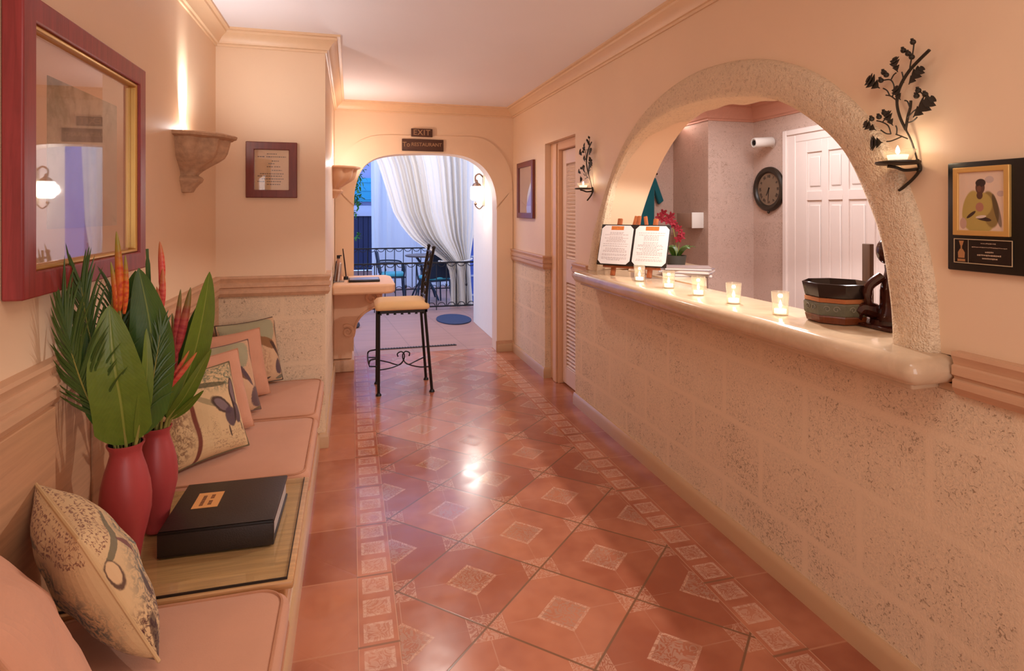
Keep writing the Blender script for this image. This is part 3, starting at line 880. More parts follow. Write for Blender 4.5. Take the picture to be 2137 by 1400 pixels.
# ------------------------------------------------------------------ cushions propped on the bench
def m_toile(name, decor, base=lin(214, 178, 130), line=lin(120, 84, 62), la=.55, sc=9.0, edge=None):
    m = Mat(name, base, .9, Sheen_Weight=.1)
    u, v, _ = m.coord('uv'); vec = m.vec(u, v, 0.0)
    n1 = m.noise(vec, 3.0, 3, .6); n2 = m.noise(vec, sc, 3, .6, 1.8); n3 = m.noise(vec, 40, 2)
    c = m.mix(n1, sc_(base, .88), sc_(base, 1.08))
    ln = ((n2*7.0).fr()-.5).ab().step(.10, .03)*m.noise(vec, 4.3, 2).step(.50, .62)
    c = m.mix(ln*la, c, line)
    for d in decor:
        k = d[0]
        if k == 'ell':
            _, cx, cy, rx, ry, rot, colr, al = d[:8]; sf = d[8] if len(d) > 8 else .2
            ca, sa = math.cos(math.radians(rot)), math.sin(math.radians(rot))
            du, dv = u-cx, v-cy
            a = (du*ca+dv*sa)/rx; q = (dv*ca-du*sa)/ry
            mask = ((a*a+q*q).sqrt()+(n3-.5)*.25).step(1.0, 1.0-sf)
            c = m.mix(mask*al, c, colr)
        elif k == 'fol':
            _, cx, cy, rx, ry, colr, al = d
            du, dv = (u-cx)/rx, (v-cy)/ry
            mask = (du*du+dv*dv).sqrt().step(1.1, .6)*m.noise(vec, 26, 4, .7, 1.0).step(.42, .60)
            c = m.mix(mask*al, c, colr)
        elif k == 'curve':   # u = a + b v + c v^2
            _, a_, b_, c__, v0, v1, wd, colr, al = d
            mask = ((v*v*c__+v*b_+a_)-u).ab().step(wd, wd*.5)*v.step(v0-.01, v0+.01)*v.step(v1+.01, v1-.01)
            c = m.mix(mask*al, c, colr)
        elif k == 'scribe':
            _, u0, u1, v0, v1, colr, al = d
            rows = ((v-v0)/.055).fr()
            wv = (u*150.0+m.noise(vec, 22, 2)*18.0).sin()*.28+.5
            mask = (rows-wv).ab().step(.20, .08)*u.step(u0, u0+.02)*u.step(u1, u1-.02)*v.step(v0, v0+.01)*v.step(v1, v1-.01)*m.noise(vec, 12, 1).step(.38, .45)
            c = m.mix(mask*al, c, colr)
    if edge:
        c = m.mix((v+(n1-.5)*.05).step(edge[0], edge[0]-.04)*edge[2], c, edge[1])
    m.color(c)
    x, y, z = m.coord('object')
    m.bump(m.noise(m.vec(x, y, z), 8, 3)*1.2+n3*.2, .25, .008)
    return m.m
PURP = lin(84, 62, 70); PURL = lin(128, 104, 104); SAGE = lin(158, 150, 116); BRN = lin(112, 70, 44); DK = lin(64, 40, 34); OLV = lin(120, 112, 78)
butterfly = [('fol', .72, .84, .38, .24, lin(110, 112, 84), .95), ('fol', .18, .40, .24, .34, BRN, .75), ('fol', .12, .12, .14, .18, DK, .9),
             ('curve', .36, .30, -.42, .04, .60, .022, lin(112, 44, 30), .95),
             ('ell', .20, .64, .20, .028, 18, lin(92, 82, 54), .9), ('ell', .55, .70, .2, .026, -8, lin(92, 82, 54), .9), ('ell', .26, .74, .16, .022, -30, OLV, .6), ('ell', .50, .58, .13, .022, -35, OLV, .6), ('ell', .5, .78, .15, .02, 35, OLV, .6),
             ('scribe', .50, .95, .10, .34, lin(150, 112, 82), .6),
             ('ell', .63, .52, .115, .055, -38, DK, .95), ('ell', .63, .52, .085, .035, -38, PURL, .9), ('ell', .80, .60, .055, .13, -8, DK, .95), ('ell', .80, .60, .033, .10, -8, PURL, .9),
             ('ell', .70, .42, .062, .085, 12, PURP, .95), ('ell', .80, .43, .055, .085, -8, PURP, .95), ('ell', .755, .48, .016, .12, -5, DK, 1), ('ell', .67, .31, .010, .06, 8, DK, .9), ('ell', .84, .32, .010, .06, 18, DK, .9)]
M_TOILE_B = m_toile('butterfly_palm_print', butterfly, edge=(.06, lin(96, 84, 56), .9))
bird = [('ell', .46, .80, .40, .26, -10, SAGE, .95, .08), ('fol', .12, .60, .2, .2, PURP, .7), ('ell', .66, .58, .16, .055, -25, lin(140, 92, 52), .95), ('ell', .52, .60, .05, .05, 0, DK, .9), ('ell', .80, .50, .15, .03, -40, DK, .9),
        ('ell', .88, .70, .018, .10, -4, BRN, .9), ('fol', .52, .38, .2, .22, lin(166, 120, 88), .7), ('ell', .84, .30, .10, .11, 8, PURP, .95), ('ell', .86, .14, .12, .05, 15, lin(110, 104, 84), .9), ('ell', .55, .12, .15, .03, 28, DK, .9)]
M_TOILE_C = m_toile('hummingbird_print', bird, base=lin(210, 168, 128), edge=(.05, lin(80, 66, 52), .85))
M_TOILE_D = m_toile('dusky_bird_print', bird[:1]+[('fol', .1, .70, .25, .2, PURP, .8), ('ell', .62, .56, .20, .045, -35, BRN, .95), ('ell', .72, .50, .14, .03, -50, PURP, .9), ('ell', .92, .66, .016, .12, 0, BRN, .9), ('ell', .86, .26, .14, .15, 5, PURP, .9), ('ell', .9, .08, .16, .06, 10, lin(110, 92, 60), .9)], base=lin(208, 164, 126), edge=(.05, lin(86, 66, 56), .85))
front = [('scribe', .05, .95, .72, .97, lin(120, 66, 50), .85), ('ell', .26, .70, .26, .028, 12, lin(104, 96, 70), .9), ('fol', .50, .42, .42, .30, lin(96, 100, 90), 1.0),
         ('ell', .075, .60, .062, .085, 0, lin(72, 40, 34), .9), ('ell', .077, .61, .048, .066, 0, lin(216, 178, 132), 1), ('ell', .30, .60, .022, .10, 20, lin(110, 52, 54), .9), ('ell', .26, .44, .04, .07, -12, lin(76, 56, 52), .95),
         ('fol', .25, .20, .65, .24, lin(84, 40, 34), 1.0), ('curve', .05, .25, 0, .0, .34, .05, lin(60, 30, 26), .8)]
M_TOILE_F = m_toile('letter_and_foliage_print', front, sc=11.0, edge=(.16, lin(88, 58, 44), .8))

def pillow_mesh(wd, ht, th, seed, n=26, pin=.055):
    rg = random.Random(seed); ph = [rg.uniform(0, 6) for _ in range(6)]
    b = MB()
    def f(side):
        def g(i, j):
            u, v = 2*i-1, 2*j-1
            # denser samples at the seams
            u = math.sin(u*PI/2); v = math.sin(v*PI/2)
            bx = 1-pin*(1-v*v)*abs(u)**2; bz = 1-pin*(1-u*u)*abs(v)**2
            t = (max(0, 1-abs(u)**2.6)*max(0, 1-abs(v)**2.6))**.55
            wr = .006*math.sin(5*u+3*v+ph[0])*math.sin(4*v-2*u+ph[1])+.004*math.sin(9*u+ph[2])*math.sin(8*v+ph[3])
            sag = .012*math.sin(PI*(u+1)/2)*(1-v)*.5
            return (wd/2*u*bx, side*(t*(th/2+wr*(1 if t > .2 else 0))), ht/2*(v*bz+1)-0*sag)
        return g
    b.grid(f(-1), n, n); b.grid(f(1), n, n)
    b.bm.faces.ensure_lookup_table()
    for fc_ in b.bm.faces[n*n:]:
        for l in fc_.loops: l[b.uv].uv.x = 1-l[b.uv].uv.x
    bmesh.ops.remove_doubles(b.bm, verts=b.bm.verts, dist=.0006)
    seam = []
    for k in range(4*n):
        s, q = divmod(k, n); a = math.sin((2*q/n-1)*PI/2)
        u, v = [(a, -1), (1, a), (-a, 1), (-1, -a)][s]
        bx = 1-pin*(1-v*v)*abs(u)**2; bz = 1-pin*(1-u*u)*abs(v)**2
        seam.append((wd/2*u*bx, 0, ht/2*(v*bz+1)))
    return b, seam
def pillow(label, mat, pmat, loc, yaw, tilt, wd, ht, th, seed, roll=0, grp=None):
    t = thing('throw_pillow', label, 'pillow', loc, group=grp)
    t.rotation_mode = 'ZYX' if False else 'XYZ'
    t.rotation_euler = (Matrix.Rotation(math.radians(yaw), 3, 'Z') @ Matrix.Rotation(math.radians(-tilt), 3, 'X') @ Matrix.Rotation(math.radians(roll), 3, 'Y')).to_euler()
    b, seam = pillow_mesh(wd, ht, th, seed)
    b.build('pillow_body', mat, t, sharp=0)
    o = t.children[0] if t.children else None
    b = MB(); b.tube(seam+[seam[0]], .0042, 6, cap=False); b.build('piping', pmat, t)
    return t
G1 = 'pillows along the bench'
ZS = .482
pillow('floral pillow with a brown bird against the stone pier, last in the row', M_TOILE_C, plain('dark_piping', lin(86, 66, 52), .9), (-.565, 3.875, ZS), 41, 14, .39, .40, .11, 1, grp=G1)
pillow('plain rose-tan pillow standing between the two floral bird pillows', M_TANP, M_TANPIPE, (-.60, 3.60, ZS), 42, 16, .38, .385, .12, 2, grp=G1)
pillow('floral pillow with sage oval in the middle of the row, behind the peach pillow', M_TOILE_D, plain('dusky_piping', lin(120, 90, 80), .9), (-.605, 3.31, ZS), 43, 18, .37, .38, .11, 3, grp=G1)
pillow('plain peach pillow directly behind the butterfly pillow', M_TANP, M_TANPIPE, (-.60, 3.05, ZS), 44, 20, .37, .39, .12, 4, grp=G1)
pillow('printed pillow with a dark butterfly and a palm tree, beside the red vases', M_TOILE_B, plain('olive_piping', lin(112, 96, 66), .9), (-.585, 2.785, ZS), 45, 22, .38, .39, .12, 5, grp=G1)
pillow('printed pillow with handwriting and foliage, seen edge-on in front of the vases', M_TOILE_F, M_CREAMPIPE, (-.547, 1.722, ZS+.01), 124, 24, .40, .385, .165, 6, grp=G1)
pillow('plain tan pillow nearest the camera at the near end of the bench', M_TANP, M_TANPIPE, (-.545, 1.40, ZS+.01), 122, 24, .42, .425, .15, 8, grp=G1)

# ------------------------------------------------------------------ vases with tropical flowers
def vase(label, loc, s):
    t = thing('vase', label, 'vase', loc, group='red pottery vases')
    pr = [(0, 0), (.034, 0), (.040, .006), (.037, .02), (.039, .04), (.047, .085), (.058, .13), (.067, .175), (.068, .215), (.064, .255), (.055, .295), (.046, .325), (.041, .345), (.042, .358), (.049, .372), (.050, .377), (.045, .377)]
    b = MB(); b.lathe([(r*s*1.0, z*s) for r, z in pr], n=40); b.build('vase_body', M_VASE, t, sharp=60)
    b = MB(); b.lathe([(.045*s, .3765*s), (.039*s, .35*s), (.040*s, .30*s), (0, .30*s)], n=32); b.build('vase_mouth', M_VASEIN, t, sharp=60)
    return t
V1 = Vector((-.662, 2.045, .4605)); V2 = Vector((-.640, 2.265, .4605))
vase('taller red pottery vase at the front holding the broad green leaf', V1, 1.02)
vase('red pottery vase partly hidden behind the front vase', V2, .94)

def blade(b, pts, width, prof=None, cup=.15, n=14, side=None, nu=6):
    """leaf along a curve: width is the half width"""
    P = catmull(pts, max(2, n//(len(pts)-1)))
    m = len(P); prof = prof or (lambda t: math.sin(PI*min(1, t**.8))**.7)
    sd = Vector(side) if side is not None else None
    V = []
    for i, p in enumerate(P):
        t = i/(m-1)
        d = (P[min(i+1, m-1)]-P[max(i-1, 0)]).normalized()
        a = (sd-d*sd.dot(d)).normalized() if sd is not None else d.cross(Vector((0, 0, 1))).normalized()
        nn = a.cross(d).normalized()
        wv = max(prof(t), .012)*width
        V.append([b.bm.verts.new(p+a*wv*(2*j/nu-1)+nn*(cup*wv*(abs(2*j/nu-1)**1.5)+.01*wv*math.sin(t*20+j))) for j in range(nu+1)])
    for i in range(m-1):
        for j in range(nu):
            b.face([V[i][j], V[i][j+1], V[i+1][j+1], V[i+1][j]], [(j/nu, i/(m-1)), ((j+1)/nu, i/(m-1)), ((j+1)/nu, (i+1)/(m-1)), (j/nu, (i+1)/(m-1))])
    return b
broad = lambda t: (0 if t <= 0 else min(1, (t/.16)**.7) if t < .16 else 1.0 if t < .42 else max(0, 1-((t-.42)/.58)**2.3))
lance = lambda t: max(0, math.sin(PI*t**.75))**.8
def stemleaf(name, label, base, pts, width, mat, prof=broad, side=(.95, .3, 0), cup=.15, stem=True):
    """a cut leaf on its stalk, standing in a vase"""
    t = thing(name, label, 'leaf', base, group='cut foliage in the red vases')
    bb = Vector(base); P = [Vector(p)-bb for p in pts]
    b = MB(); blade(b, P, width, prof, cup, n=24, side=side); b.build('leaf_blade', mat, t, sharp=0, solid=.0012)
    b = MB(); b.tube([Vector((0, 0, 0)), P[0], P[0].lerp(P[1], .5)], [.005, .0045, .002], 6); b.build('stalk', M_STEM, t)
    return t
b1 = V1+Vector((0, 0, .30)); b2 = V2+Vector((0, 0, .29))
TOP1 = V1+Vector((0, 0, .385)); TOP2 = V2+Vector((0, 0, .355))
stemleaf('banana_leaf', 'broad upright green leaf with a pale midrib in the front vase', tuple(b1+Vector((.005, -.01, 0))), [(-.655, 2.025, .845), (-.655, 1.985, .98), (-.668, 1.965, 1.12), (-.682, 1.975, 1.275)], .072, M_LEAF, side=(.96, .27, 0), cup=.18)
stemleaf('banana_leaf', 'dark broad leaf standing tall behind the front leaf', tuple(b1+Vector((.01, .012, 0))), [(-.635, 2.06, .85), (-.605, 2.08, 1.02), (-.605, 2.08, 1.18), (-.632, 2.06, 1.375)], .066, M_LEAFD, side=(.9, .42, 0), cup=-.2)
stemleaf('banana_leaf', 'pointed green leaf leaning right over the farther vase', tuple(b2+Vector((.012, 0, 0))), [(-.60, 2.25, .84), (-.53, 2.24, 1.02), (-.49, 2.22, 1.18), (-.462, 2.20, 1.345)], .044, M_LEAF, side=(.7, .6, -.3), cup=.25)
stemleaf('banana_leaf', 'dark leaf blade behind the red heliconias', tuple(b2+Vector((.0, .015, 0))), [(-.615, 2.29, .83), (-.565, 2.29, .98), (-.53, 2.28, 1.10), (-.50, 2.26, 1.24)], .046, M_LEAFD, side=(.8, .5, -.2), cup=-.15)
stemleaf('strap_leaf', 'long narrow leaf arching low to the right toward the pillows', tuple(b2+Vector((.01, -.01, 0))), [(-.600, 2.24, .845), (-.545, 2.22, .92), (-.50, 2.205, 1.0), (-.455, 2.19, 1.085)], .026, M_LEAF, prof=lance, side=(.5, .6, -.6))
stemleaf('strap_leaf', 'short narrow leaf just above the butterfly pillow', tuple(b2+Vector((.014, .006, 0))), [(-.592, 2.245, .842), (-.55, 2.23, .875), (-.515, 2.215, .91), (-.48, 2.20, .944)], .014, M_LEAF, prof=lance, side=(.5, .4, -.7))
stemleaf('strap_leaf', 'slim upright leaf between the two vases', tuple(b2+Vector((-.014, -.01, 0))), [(-.652, 2.22, .85), (-.652, 2.19, 1.0), (-.632, 2.18, 1.12), (-.612, 2.18, 1.22)], .022, M_LEAF, prof=lance, side=(.9, .4, 0))
stemleaf('strap_leaf', 'thin leaf behind the orange heliconia', tuple(b1+Vector((.016, .008, 0))), [(-.628, 2.09, .86), (-.625, 2.12, 1.05), (-.64, 2.12, 1.2), (-.655, 2.13, 1.335)], .024, M_LEAFD, prof=lance, side=(.9, .4, 0))
stemleaf('strap_leaf', 'yellowish curled leaf left of the orange heliconia', tuple(b1+Vector((-.01, .012, 0))), [(-.67, 2.08, .86), (-.695, 2.09, 1.05), (-.705, 2.09, 1.22), (-.70, 2.08, 1.37)], .017, plain('yellow_green_leaf', lin(128, 112, 44), .45, var=.2), prof=lance, side=(.9, .4, 0))
stemleaf('strap_leaf', 'bare straight green stalk rising beside the coral heliconia', tuple(b2+Vector((-.006, .01, 0))), [(-.635, 2.27, .85), (-.648, 2.25, 1.05), (-.652, 2.23, 1.25), (-.653, 2.21, 1.425)], .007, M_LEAFD, prof=lambda t: 1.0 if t < .9 else .6, side=(.9, .4, 0))
stemleaf('strap_leaf', 'small dark leaf tip right of the front vase foliage', tuple(b2+Vector((-.012, .012, 0))), [(-.64, 2.30, .85), (-.668, 2.31, 1.05), (-.672, 2.31, 1.2), (-.668, 2.31, 1.30)], .020, M_LEAFD, prof=lance, side=(.9, .4, 0))

stemleaf('banana_leaf', 'dark broad leaf at the back of the bouquet between palm fronds and orange heliconia', tuple(b1+Vector((-.004, .02, 0))), [(-.665, 2.10, .86), (-.685, 2.14, 1.02), (-.69, 2.15, 1.18), (-.665, 2.14, 1.36)], .055, M_LEAFD, side=(.95, .3, 0), cup=.2)
stemleaf('strap_leaf', 'light green narrow leaf rising between the two broad leaves', tuple(b1+Vector((.014, -.006, 0))), [(-.625, 2.02, .86), (-.60, 2.0, .97), (-.588, 1.99, 1.08), (-.59, 1.99, 1.2)], .020, M_LEAF, prof=lance, side=(.9, .4, 0))
stemleaf('strap_leaf', 'narrow leaf left of the broad front leaf', tuple(b1+Vector((-.016, .006, 0))), [(-.685, 2.04, .86), (-.73, 2.0, .96), (-.752, 1.99, 1.08), (-.745, 1.99, 1.2)], .020, M_LEAFD, prof=lance, side=(.9, .4, 0))

def palm(label, base, pts, n, ln, seed):
    t = thing('palm_frond', label, 'leaf', base, group='palm fronds in the front vase'); bb = Vector(base); rg = random.Random(seed)
    P = catmull([Vector(p)-bb for p in pts], 12)
    b = MB(); b.tube([Vector((0, 0, 0))]+P, [.004]+[.0035-.0028*i/len(P) for i in range(len(P))], 6); b.build('rachis', M_STEM, t)
    b = MB(); m = len(P)
    for i in range(n):
        k = .22+.78*i/(n-1); q = P[min(int(k*(m-1)), m-1)]; q0 = P[max(int(k*(m-1))-1, 0)]; d = (q-q0).normalized()
        for sgn in (-1, 1):
            sd = Vector((.9, .35, 0))*sgn
            dr = (d*(.9+.5*k)+sd*(.9-.55*k)+Vector((rg.uniform(-.12, .12), rg.uniform(-.2, .1), rg.uniform(-.1, .15)))).normalized()
            L = ln*(1-.35*abs(k-.4))*rg.uniform(.8, 1.1)
            e = q+dr*L+Vector((0, 0, -.10*L)); mid = q+dr*L*.5+Vector((0, 0, .03*L))
            b2_ = [q, mid, e]
            for j in range(3): b2_[j] = Vector((max(b2_[j].x, XL+.045-bb.x), b2_[j].y, b2_[j].z))
            blade(b, b2_, .0046, prof=lambda s: (1-s**2) if s > .15 else .6, cup=.5, n=6, side=Vector((-d.z, .1, d.x)) if abs(d.z) > .2 else (0, 0, 1), nu=2)
    b.build('leaflets', M_PALM, t, sharp=0)
    return t
palm('feathery palm frond sweeping far left over the dado rail', tuple(b1+Vector((-.018, -.004, 0))), [(-.69, 2.03, .86), (-.73, 1.97, 1.0), (-.752, 1.92, 1.14), (-.77, 1.90, 1.27)], 34, .21, 1)
palm('feathery palm frond rising in front of the picture frame', tuple(b1+Vector((-.012, .01, 0))), [(-.68, 2.06, .86), (-.715, 2.04, 1.02), (-.74, 2.0, 1.18), (-.755, 1.98, 1.33)], 34, .19, 2)
palm('narrow palm frond in the middle of the bouquet', tuple(b1+Vector((.018, .0, 0))), [(-.63, 2.04, .87), (-.60, 2.05, .98), (-.585, 2.06, 1.08), (-.575, 2.07, 1.17)], 14, .11, 3)
palm('dark palm frond just behind the broad front leaf', tuple(b1+Vector((-.004, .018, 0))), [(-.67, 2.09, .87), (-.70, 2.10, 1.05), (-.71, 2.10, 1.18), (-.715, 2.09, 1.30)], 16, .14, 4)

def heliconia(label, base, path, bracts, mat, r=.012):
    t = thing('heliconia', label, 'flower', base, group='heliconia flowers in the red vases'); bb = Vector(base)
    P = [Vector(p)-bb for p in path]
    b = MB(); b.tube([Vector((0, 0, 0))]+catmull(P, 6), .0042, 7); b.build('stalk', M_STEM, t)
    for a, c, w_ in bracts:
        A, C_ = Vector(a)-bb, Vector(c)-bb; d = (C_-A)
        mid = A.lerp(C_, .45)+Vector((0, 0, .0))
        b = MB()
        P3 = catmull([A, A.lerp(C_, .3)+Vector((.004, 0, 0)), A.lerp(C_, .7)+Vector((.003, 0, 0)), C_], 5)
        R = [w_*r*max(.06, (math.sin(PI*min(1, (i/(len(P3)-1))*.86+.14)))**.8) for i in range(len(P3))]
        b.tube(P3, R, 10, flat=.55)
        # uv along the bract
        for f in b.bm.faces:
            for l in f.loops:
                q = l.vert.co-A; l[b.uv].uv = (math.atan2(q.x, q.y)/6.28+.5, min(1, max(0, q.dot(d)/d.length_squared)))
        b.build('bract', mat, t, sharp=50)
    return t
heliconia('orange heliconia standing highest, in front of the picture frame corner', tuple(b1+Vector((.008, .018, 0))), [(-.645, 2.07, .87), (-.665, 2.05, 1.1), (-.675, 2.03, 1.26)],
          [((-.675, 2.03, 1.25), (-.672, 2.0, 1.49), .95), ((-.684, 2.03, 1.24), (-.690, 2.01, 1.40), .7), ((-.662, 2.03, 1.24), (-.652, 2.01, 1.42), .65)], M_HELO)
heliconia('coral-red heliconia spike rising against the peach wall', tuple(b2+Vector((-.012, .0, 0))), [(-.632, 2.25, .85), (-.615, 2.23, 1.05), (-.612, 2.22, 1.15)],
          [((-.612, 2.21, 1.30), (-.613, 2.20, 1.45), .9), ((-.618, 2.21, 1.20), (-.604, 2.20, 1.36), .95), ((-.606, 2.21, 1.13), (-.622, 2.20, 1.30), .9), ((-.604, 2.21, 1.02), (-.596, 2.20, 1.17), .95)], M_HELP)
heliconia('crimson heliconia with slender bracts beside the tall pointed leaf', tuple(b2+Vector((.004, .012, 0))), [(-.605, 2.27, .85), (-.585, 2.24, 1.0), (-.57, 2.22, 1.07)],
          [((-.572, 2.21, 1.06), (-.518, 2.19, 1.295), 1.15), ((-.582, 2.21, 1.07), (-.548, 2.19, 1.29), .8), ((-.570, 2.21, 1.02), (-.576, 2.20, 1.21), .8)], M_HELR)
heliconia('pinkish-red heliconia leaning low right across the leaves', tuple(b2+Vector((.008, -.012, 0))), [(-.615, 2.23, .84), (-.607, 2.20, .90), (-.60, 2.19, .95)],
          [((-.602, 2.185, .945), (-.49, 2.15, 1.085), 1.35), ((-.597, 2.185, .965), (-.515, 2.16, 1.09), 1.0), ((-.614, 2.185, .92), (-.575, 2.17, 1.02), .9)], M_HELP)
# ================================================================== right side
# oak-branch candle sconces
def oak_leaf(b, base, tip, width, out, cup=.01):
    """lobed leaf from base to tip in (a, up) coordinates, standing `out` off the wall"""
    B, T = Vector(base), Vector(tip); d = T-B; L = d.length; d.normalize(); nrm = Vector((-d.y, d.x))
    half = [(0, .02), (.08, .05), (.14, .22), (.24, .38), (.28, .24), (.31, .13), (.40, .38), (.52, .56), (.55, .34), (.57, .17), (.66, .40), (.76, .50), (.785, .30), (.80, .14), (.90, .28), (.96, .16), (1.0, .0)]
    pts = [(t, w_) for t, w_ in half]+[(t, -w_) for t, w_ in half[-2::-1]]
    top = []; bot = []; mid = []
    for t, w_ in pts:
        p = B+d*(t*L*.88+abs(w_)*width*.62*(1-t*.6))+nrm*(w_*width*.82)
        dep = out+cup*math.sin(PI*t)-.25*abs(w_)*width
        top.append(b.bm.verts.new((-dep-.0012, -p.x, p.y))); bot.append(b.bm.verts.new((-dep+.0012, -p.x, p.y)))
    n = len(half)
    # strips between mirrored points keep the lobes clean
    for V in (top, bot):
        for i in range(n-1):
            q = [V[i], V[i+1]]+([V[2*n-3-i]] if i < n-2 else [])+[V[2*n-2-i]]
            b.face(q)
    m = len(top)
    for i in range(m): b.face([top[i], top[(i+1) % m], bot[(i+1) % m], bot[i]])
def make_candle_sconce(label, loc):
    t = thing('candle_sconce', label, 'candle sconce', loc, group='oak branch candle sconces')
    # drawing coordinates of the branch: 721 units across .289 m
    def Q(x, y, out=.03): a = (x/4.24-85)*.0017; z = .0015*(370.7-y/4.24); return (-out, -a, z)
    def A(x, y): q = Q(x, y); return (-q[1], q[2])
    b = MB()
    b.tube(catmull([Q(425, 1110, .012), Q(412, 1000, .02), Q(390, 900, .025), Q(360, 815, .03), Q(312, 690, .032), Q(294, 560, .035), Q(318, 430, .035), Q(420, 295, .04), Q(592, 170, .045)], 6), [.0028]*18+[.0045]*13+[.0052]*18, 7)
    b.tube(catmull([Q(360, 815), Q(380, 700), Q(400, 630), Q(416, 568, .035)], 5), .0042, 6)
    b.build('branch', M_BRONZE, t)
    twigs = [[(292, 545), (235, 490), (188, 470)], [(222, 478), (200, 430), (163, 400)], [(250, 500), (265, 410), (235, 340), (170, 325)], [(235, 340), (260, 300), (285, 285)], [(350, 395), (345, 340), (335, 290)], [(400, 310), (412, 230), (430, 150), (440, 70)], [(425, 180), (400, 145), (365, 108)],
             [(405, 630), (385, 570), (360, 555)], [(385, 760), (430, 755), (468, 725)], [(385, 715), (440, 665), (490, 645)], [(485, 650), (510, 590), (520, 545), (490, 500)], [(385, 905), (330, 875), (280, 850)], [(330, 880), (240, 905), (195, 905)], [(288, 850), (290, 800), (280, 770)], [(235, 840), (190, 830), (140, 790)], [(235, 840), (210, 760), (150, 715), (100, 695)], [(160, 715), (185, 680), (188, 640)]]
    for tw in twigs:
        b = MB(); b.tube(catmull([Q(x, y, .034) for x, y in tw], 4), .0022, 5); b.build('twig', M_BRONZE, t)
    for base, tip, wd, out in (((168, 405), (25, 262), 150, .05), ((345, 300), (312, 135), 105, .055), ((385, 418), (530, 275), 120, .03), ((380, 560), (330, 405), 95, .06), ((465, 730), (668, 570), 150, .05), ((290, 775), (228, 612), 100, .05), ((145, 795), (5, 690), 100, .055), ((197, 915), (58, 908), 150, .05)):
        B, T = A(*base), A(*tip)
        b = MB(); oak_leaf(b, B, T, wd*.0004*.95, out); b.build('oak_leaf', M_BRONZE, t, sharp=30)
    for x, y in ((445, 55), (362, 105), (403, 145), (435, 185), (182, 258), (206, 286), (155, 325), (490, 495), (475, 540), (547, 542), (65, 672), (137, 666), (187, 636)):
        q = Q(x, y, .04); b = MB(); b.ball(q, (.009, .0085, .0085), 8); b.tube([Vector(q)+Vector((-.004, 0, .006)), Vector(q)+Vector((-.004, 0, .011))], .0045, 8); b.build('acorn', M_BRONZE, t)
    b = MB()
    b.tube(catmull([Q(415, 1095, .010), Q(440, 1180, .010), Q(385, 1270, .014), Q(300, 1372, .03)], 6), [.0075]*8+[.006]*11, 8, flat=.7)
    b.tube(catmull([Q(425, 1180, .012), Q(395, 1190, .05), Q(375, 1165, .075), Q(330, 1150, .09)], 5), .005, 8)
    b.ball(Q(438, 1188, .012), .008, 8)
    b.build('bracket', M_BRONZE, t)
    cz = Q(0, 1140)[2]; ca = Q(395, 0, .0)[1]
    C_ = (-.078, ca, cz)
    b = MB(); b.lathe([(0, 0), (.058, 0), (.062, .004), (.062, .009), (.056, .010), (0, .008)], n=28, c=C_); b.build('drip_plate', M_BRONZE, t)
    b = MB(); b.lathe([(.030, .0), (.036, .002), (.050, .036), (.048, .036), (.035, .004), (.0, .003)], n=28, c=(C_[0], C_[1], C_[2]+.010)); b.build('glass_cup', M_CANDLEGLASS, t)
    b = MB(); b.lathe([(0, 0), (.026, 0), (.030, .016), (0, .017)], n=20, c=(C_[0], C_[1], C_[2]+.014)); b.build('candle', M_WAX, t)
    b = MB(); b.lathe([(0, 0), (.005, .004), (.0065, .010), (.004, .020), (0, .028)], n=10, c=(C_[0], C_[1], C_[2]+.032)); b.build('flame', M_FLAME, t)
    return t, Vector(loc)+Vector(C_)+Vector((0, 0, .06))
q1, f1 = make_candle_sconce('large dark oak-branch candle sconce right of the arch, above the plaque', (XR, 1.49, 1.545))
q2 = copy_tree(q1); q2.location = (XR, 4.105, 1.56)
q2['label'] = 'dark oak-branch candle sconce between the louvred door and the arch, far end of the counter'
point('sconce_flame', f1, .30, (1, .84, .66), .012)
point('sconce_flame', f1+Vector((0, 2.615, .015)), .28, (1, .84, .66), .012)

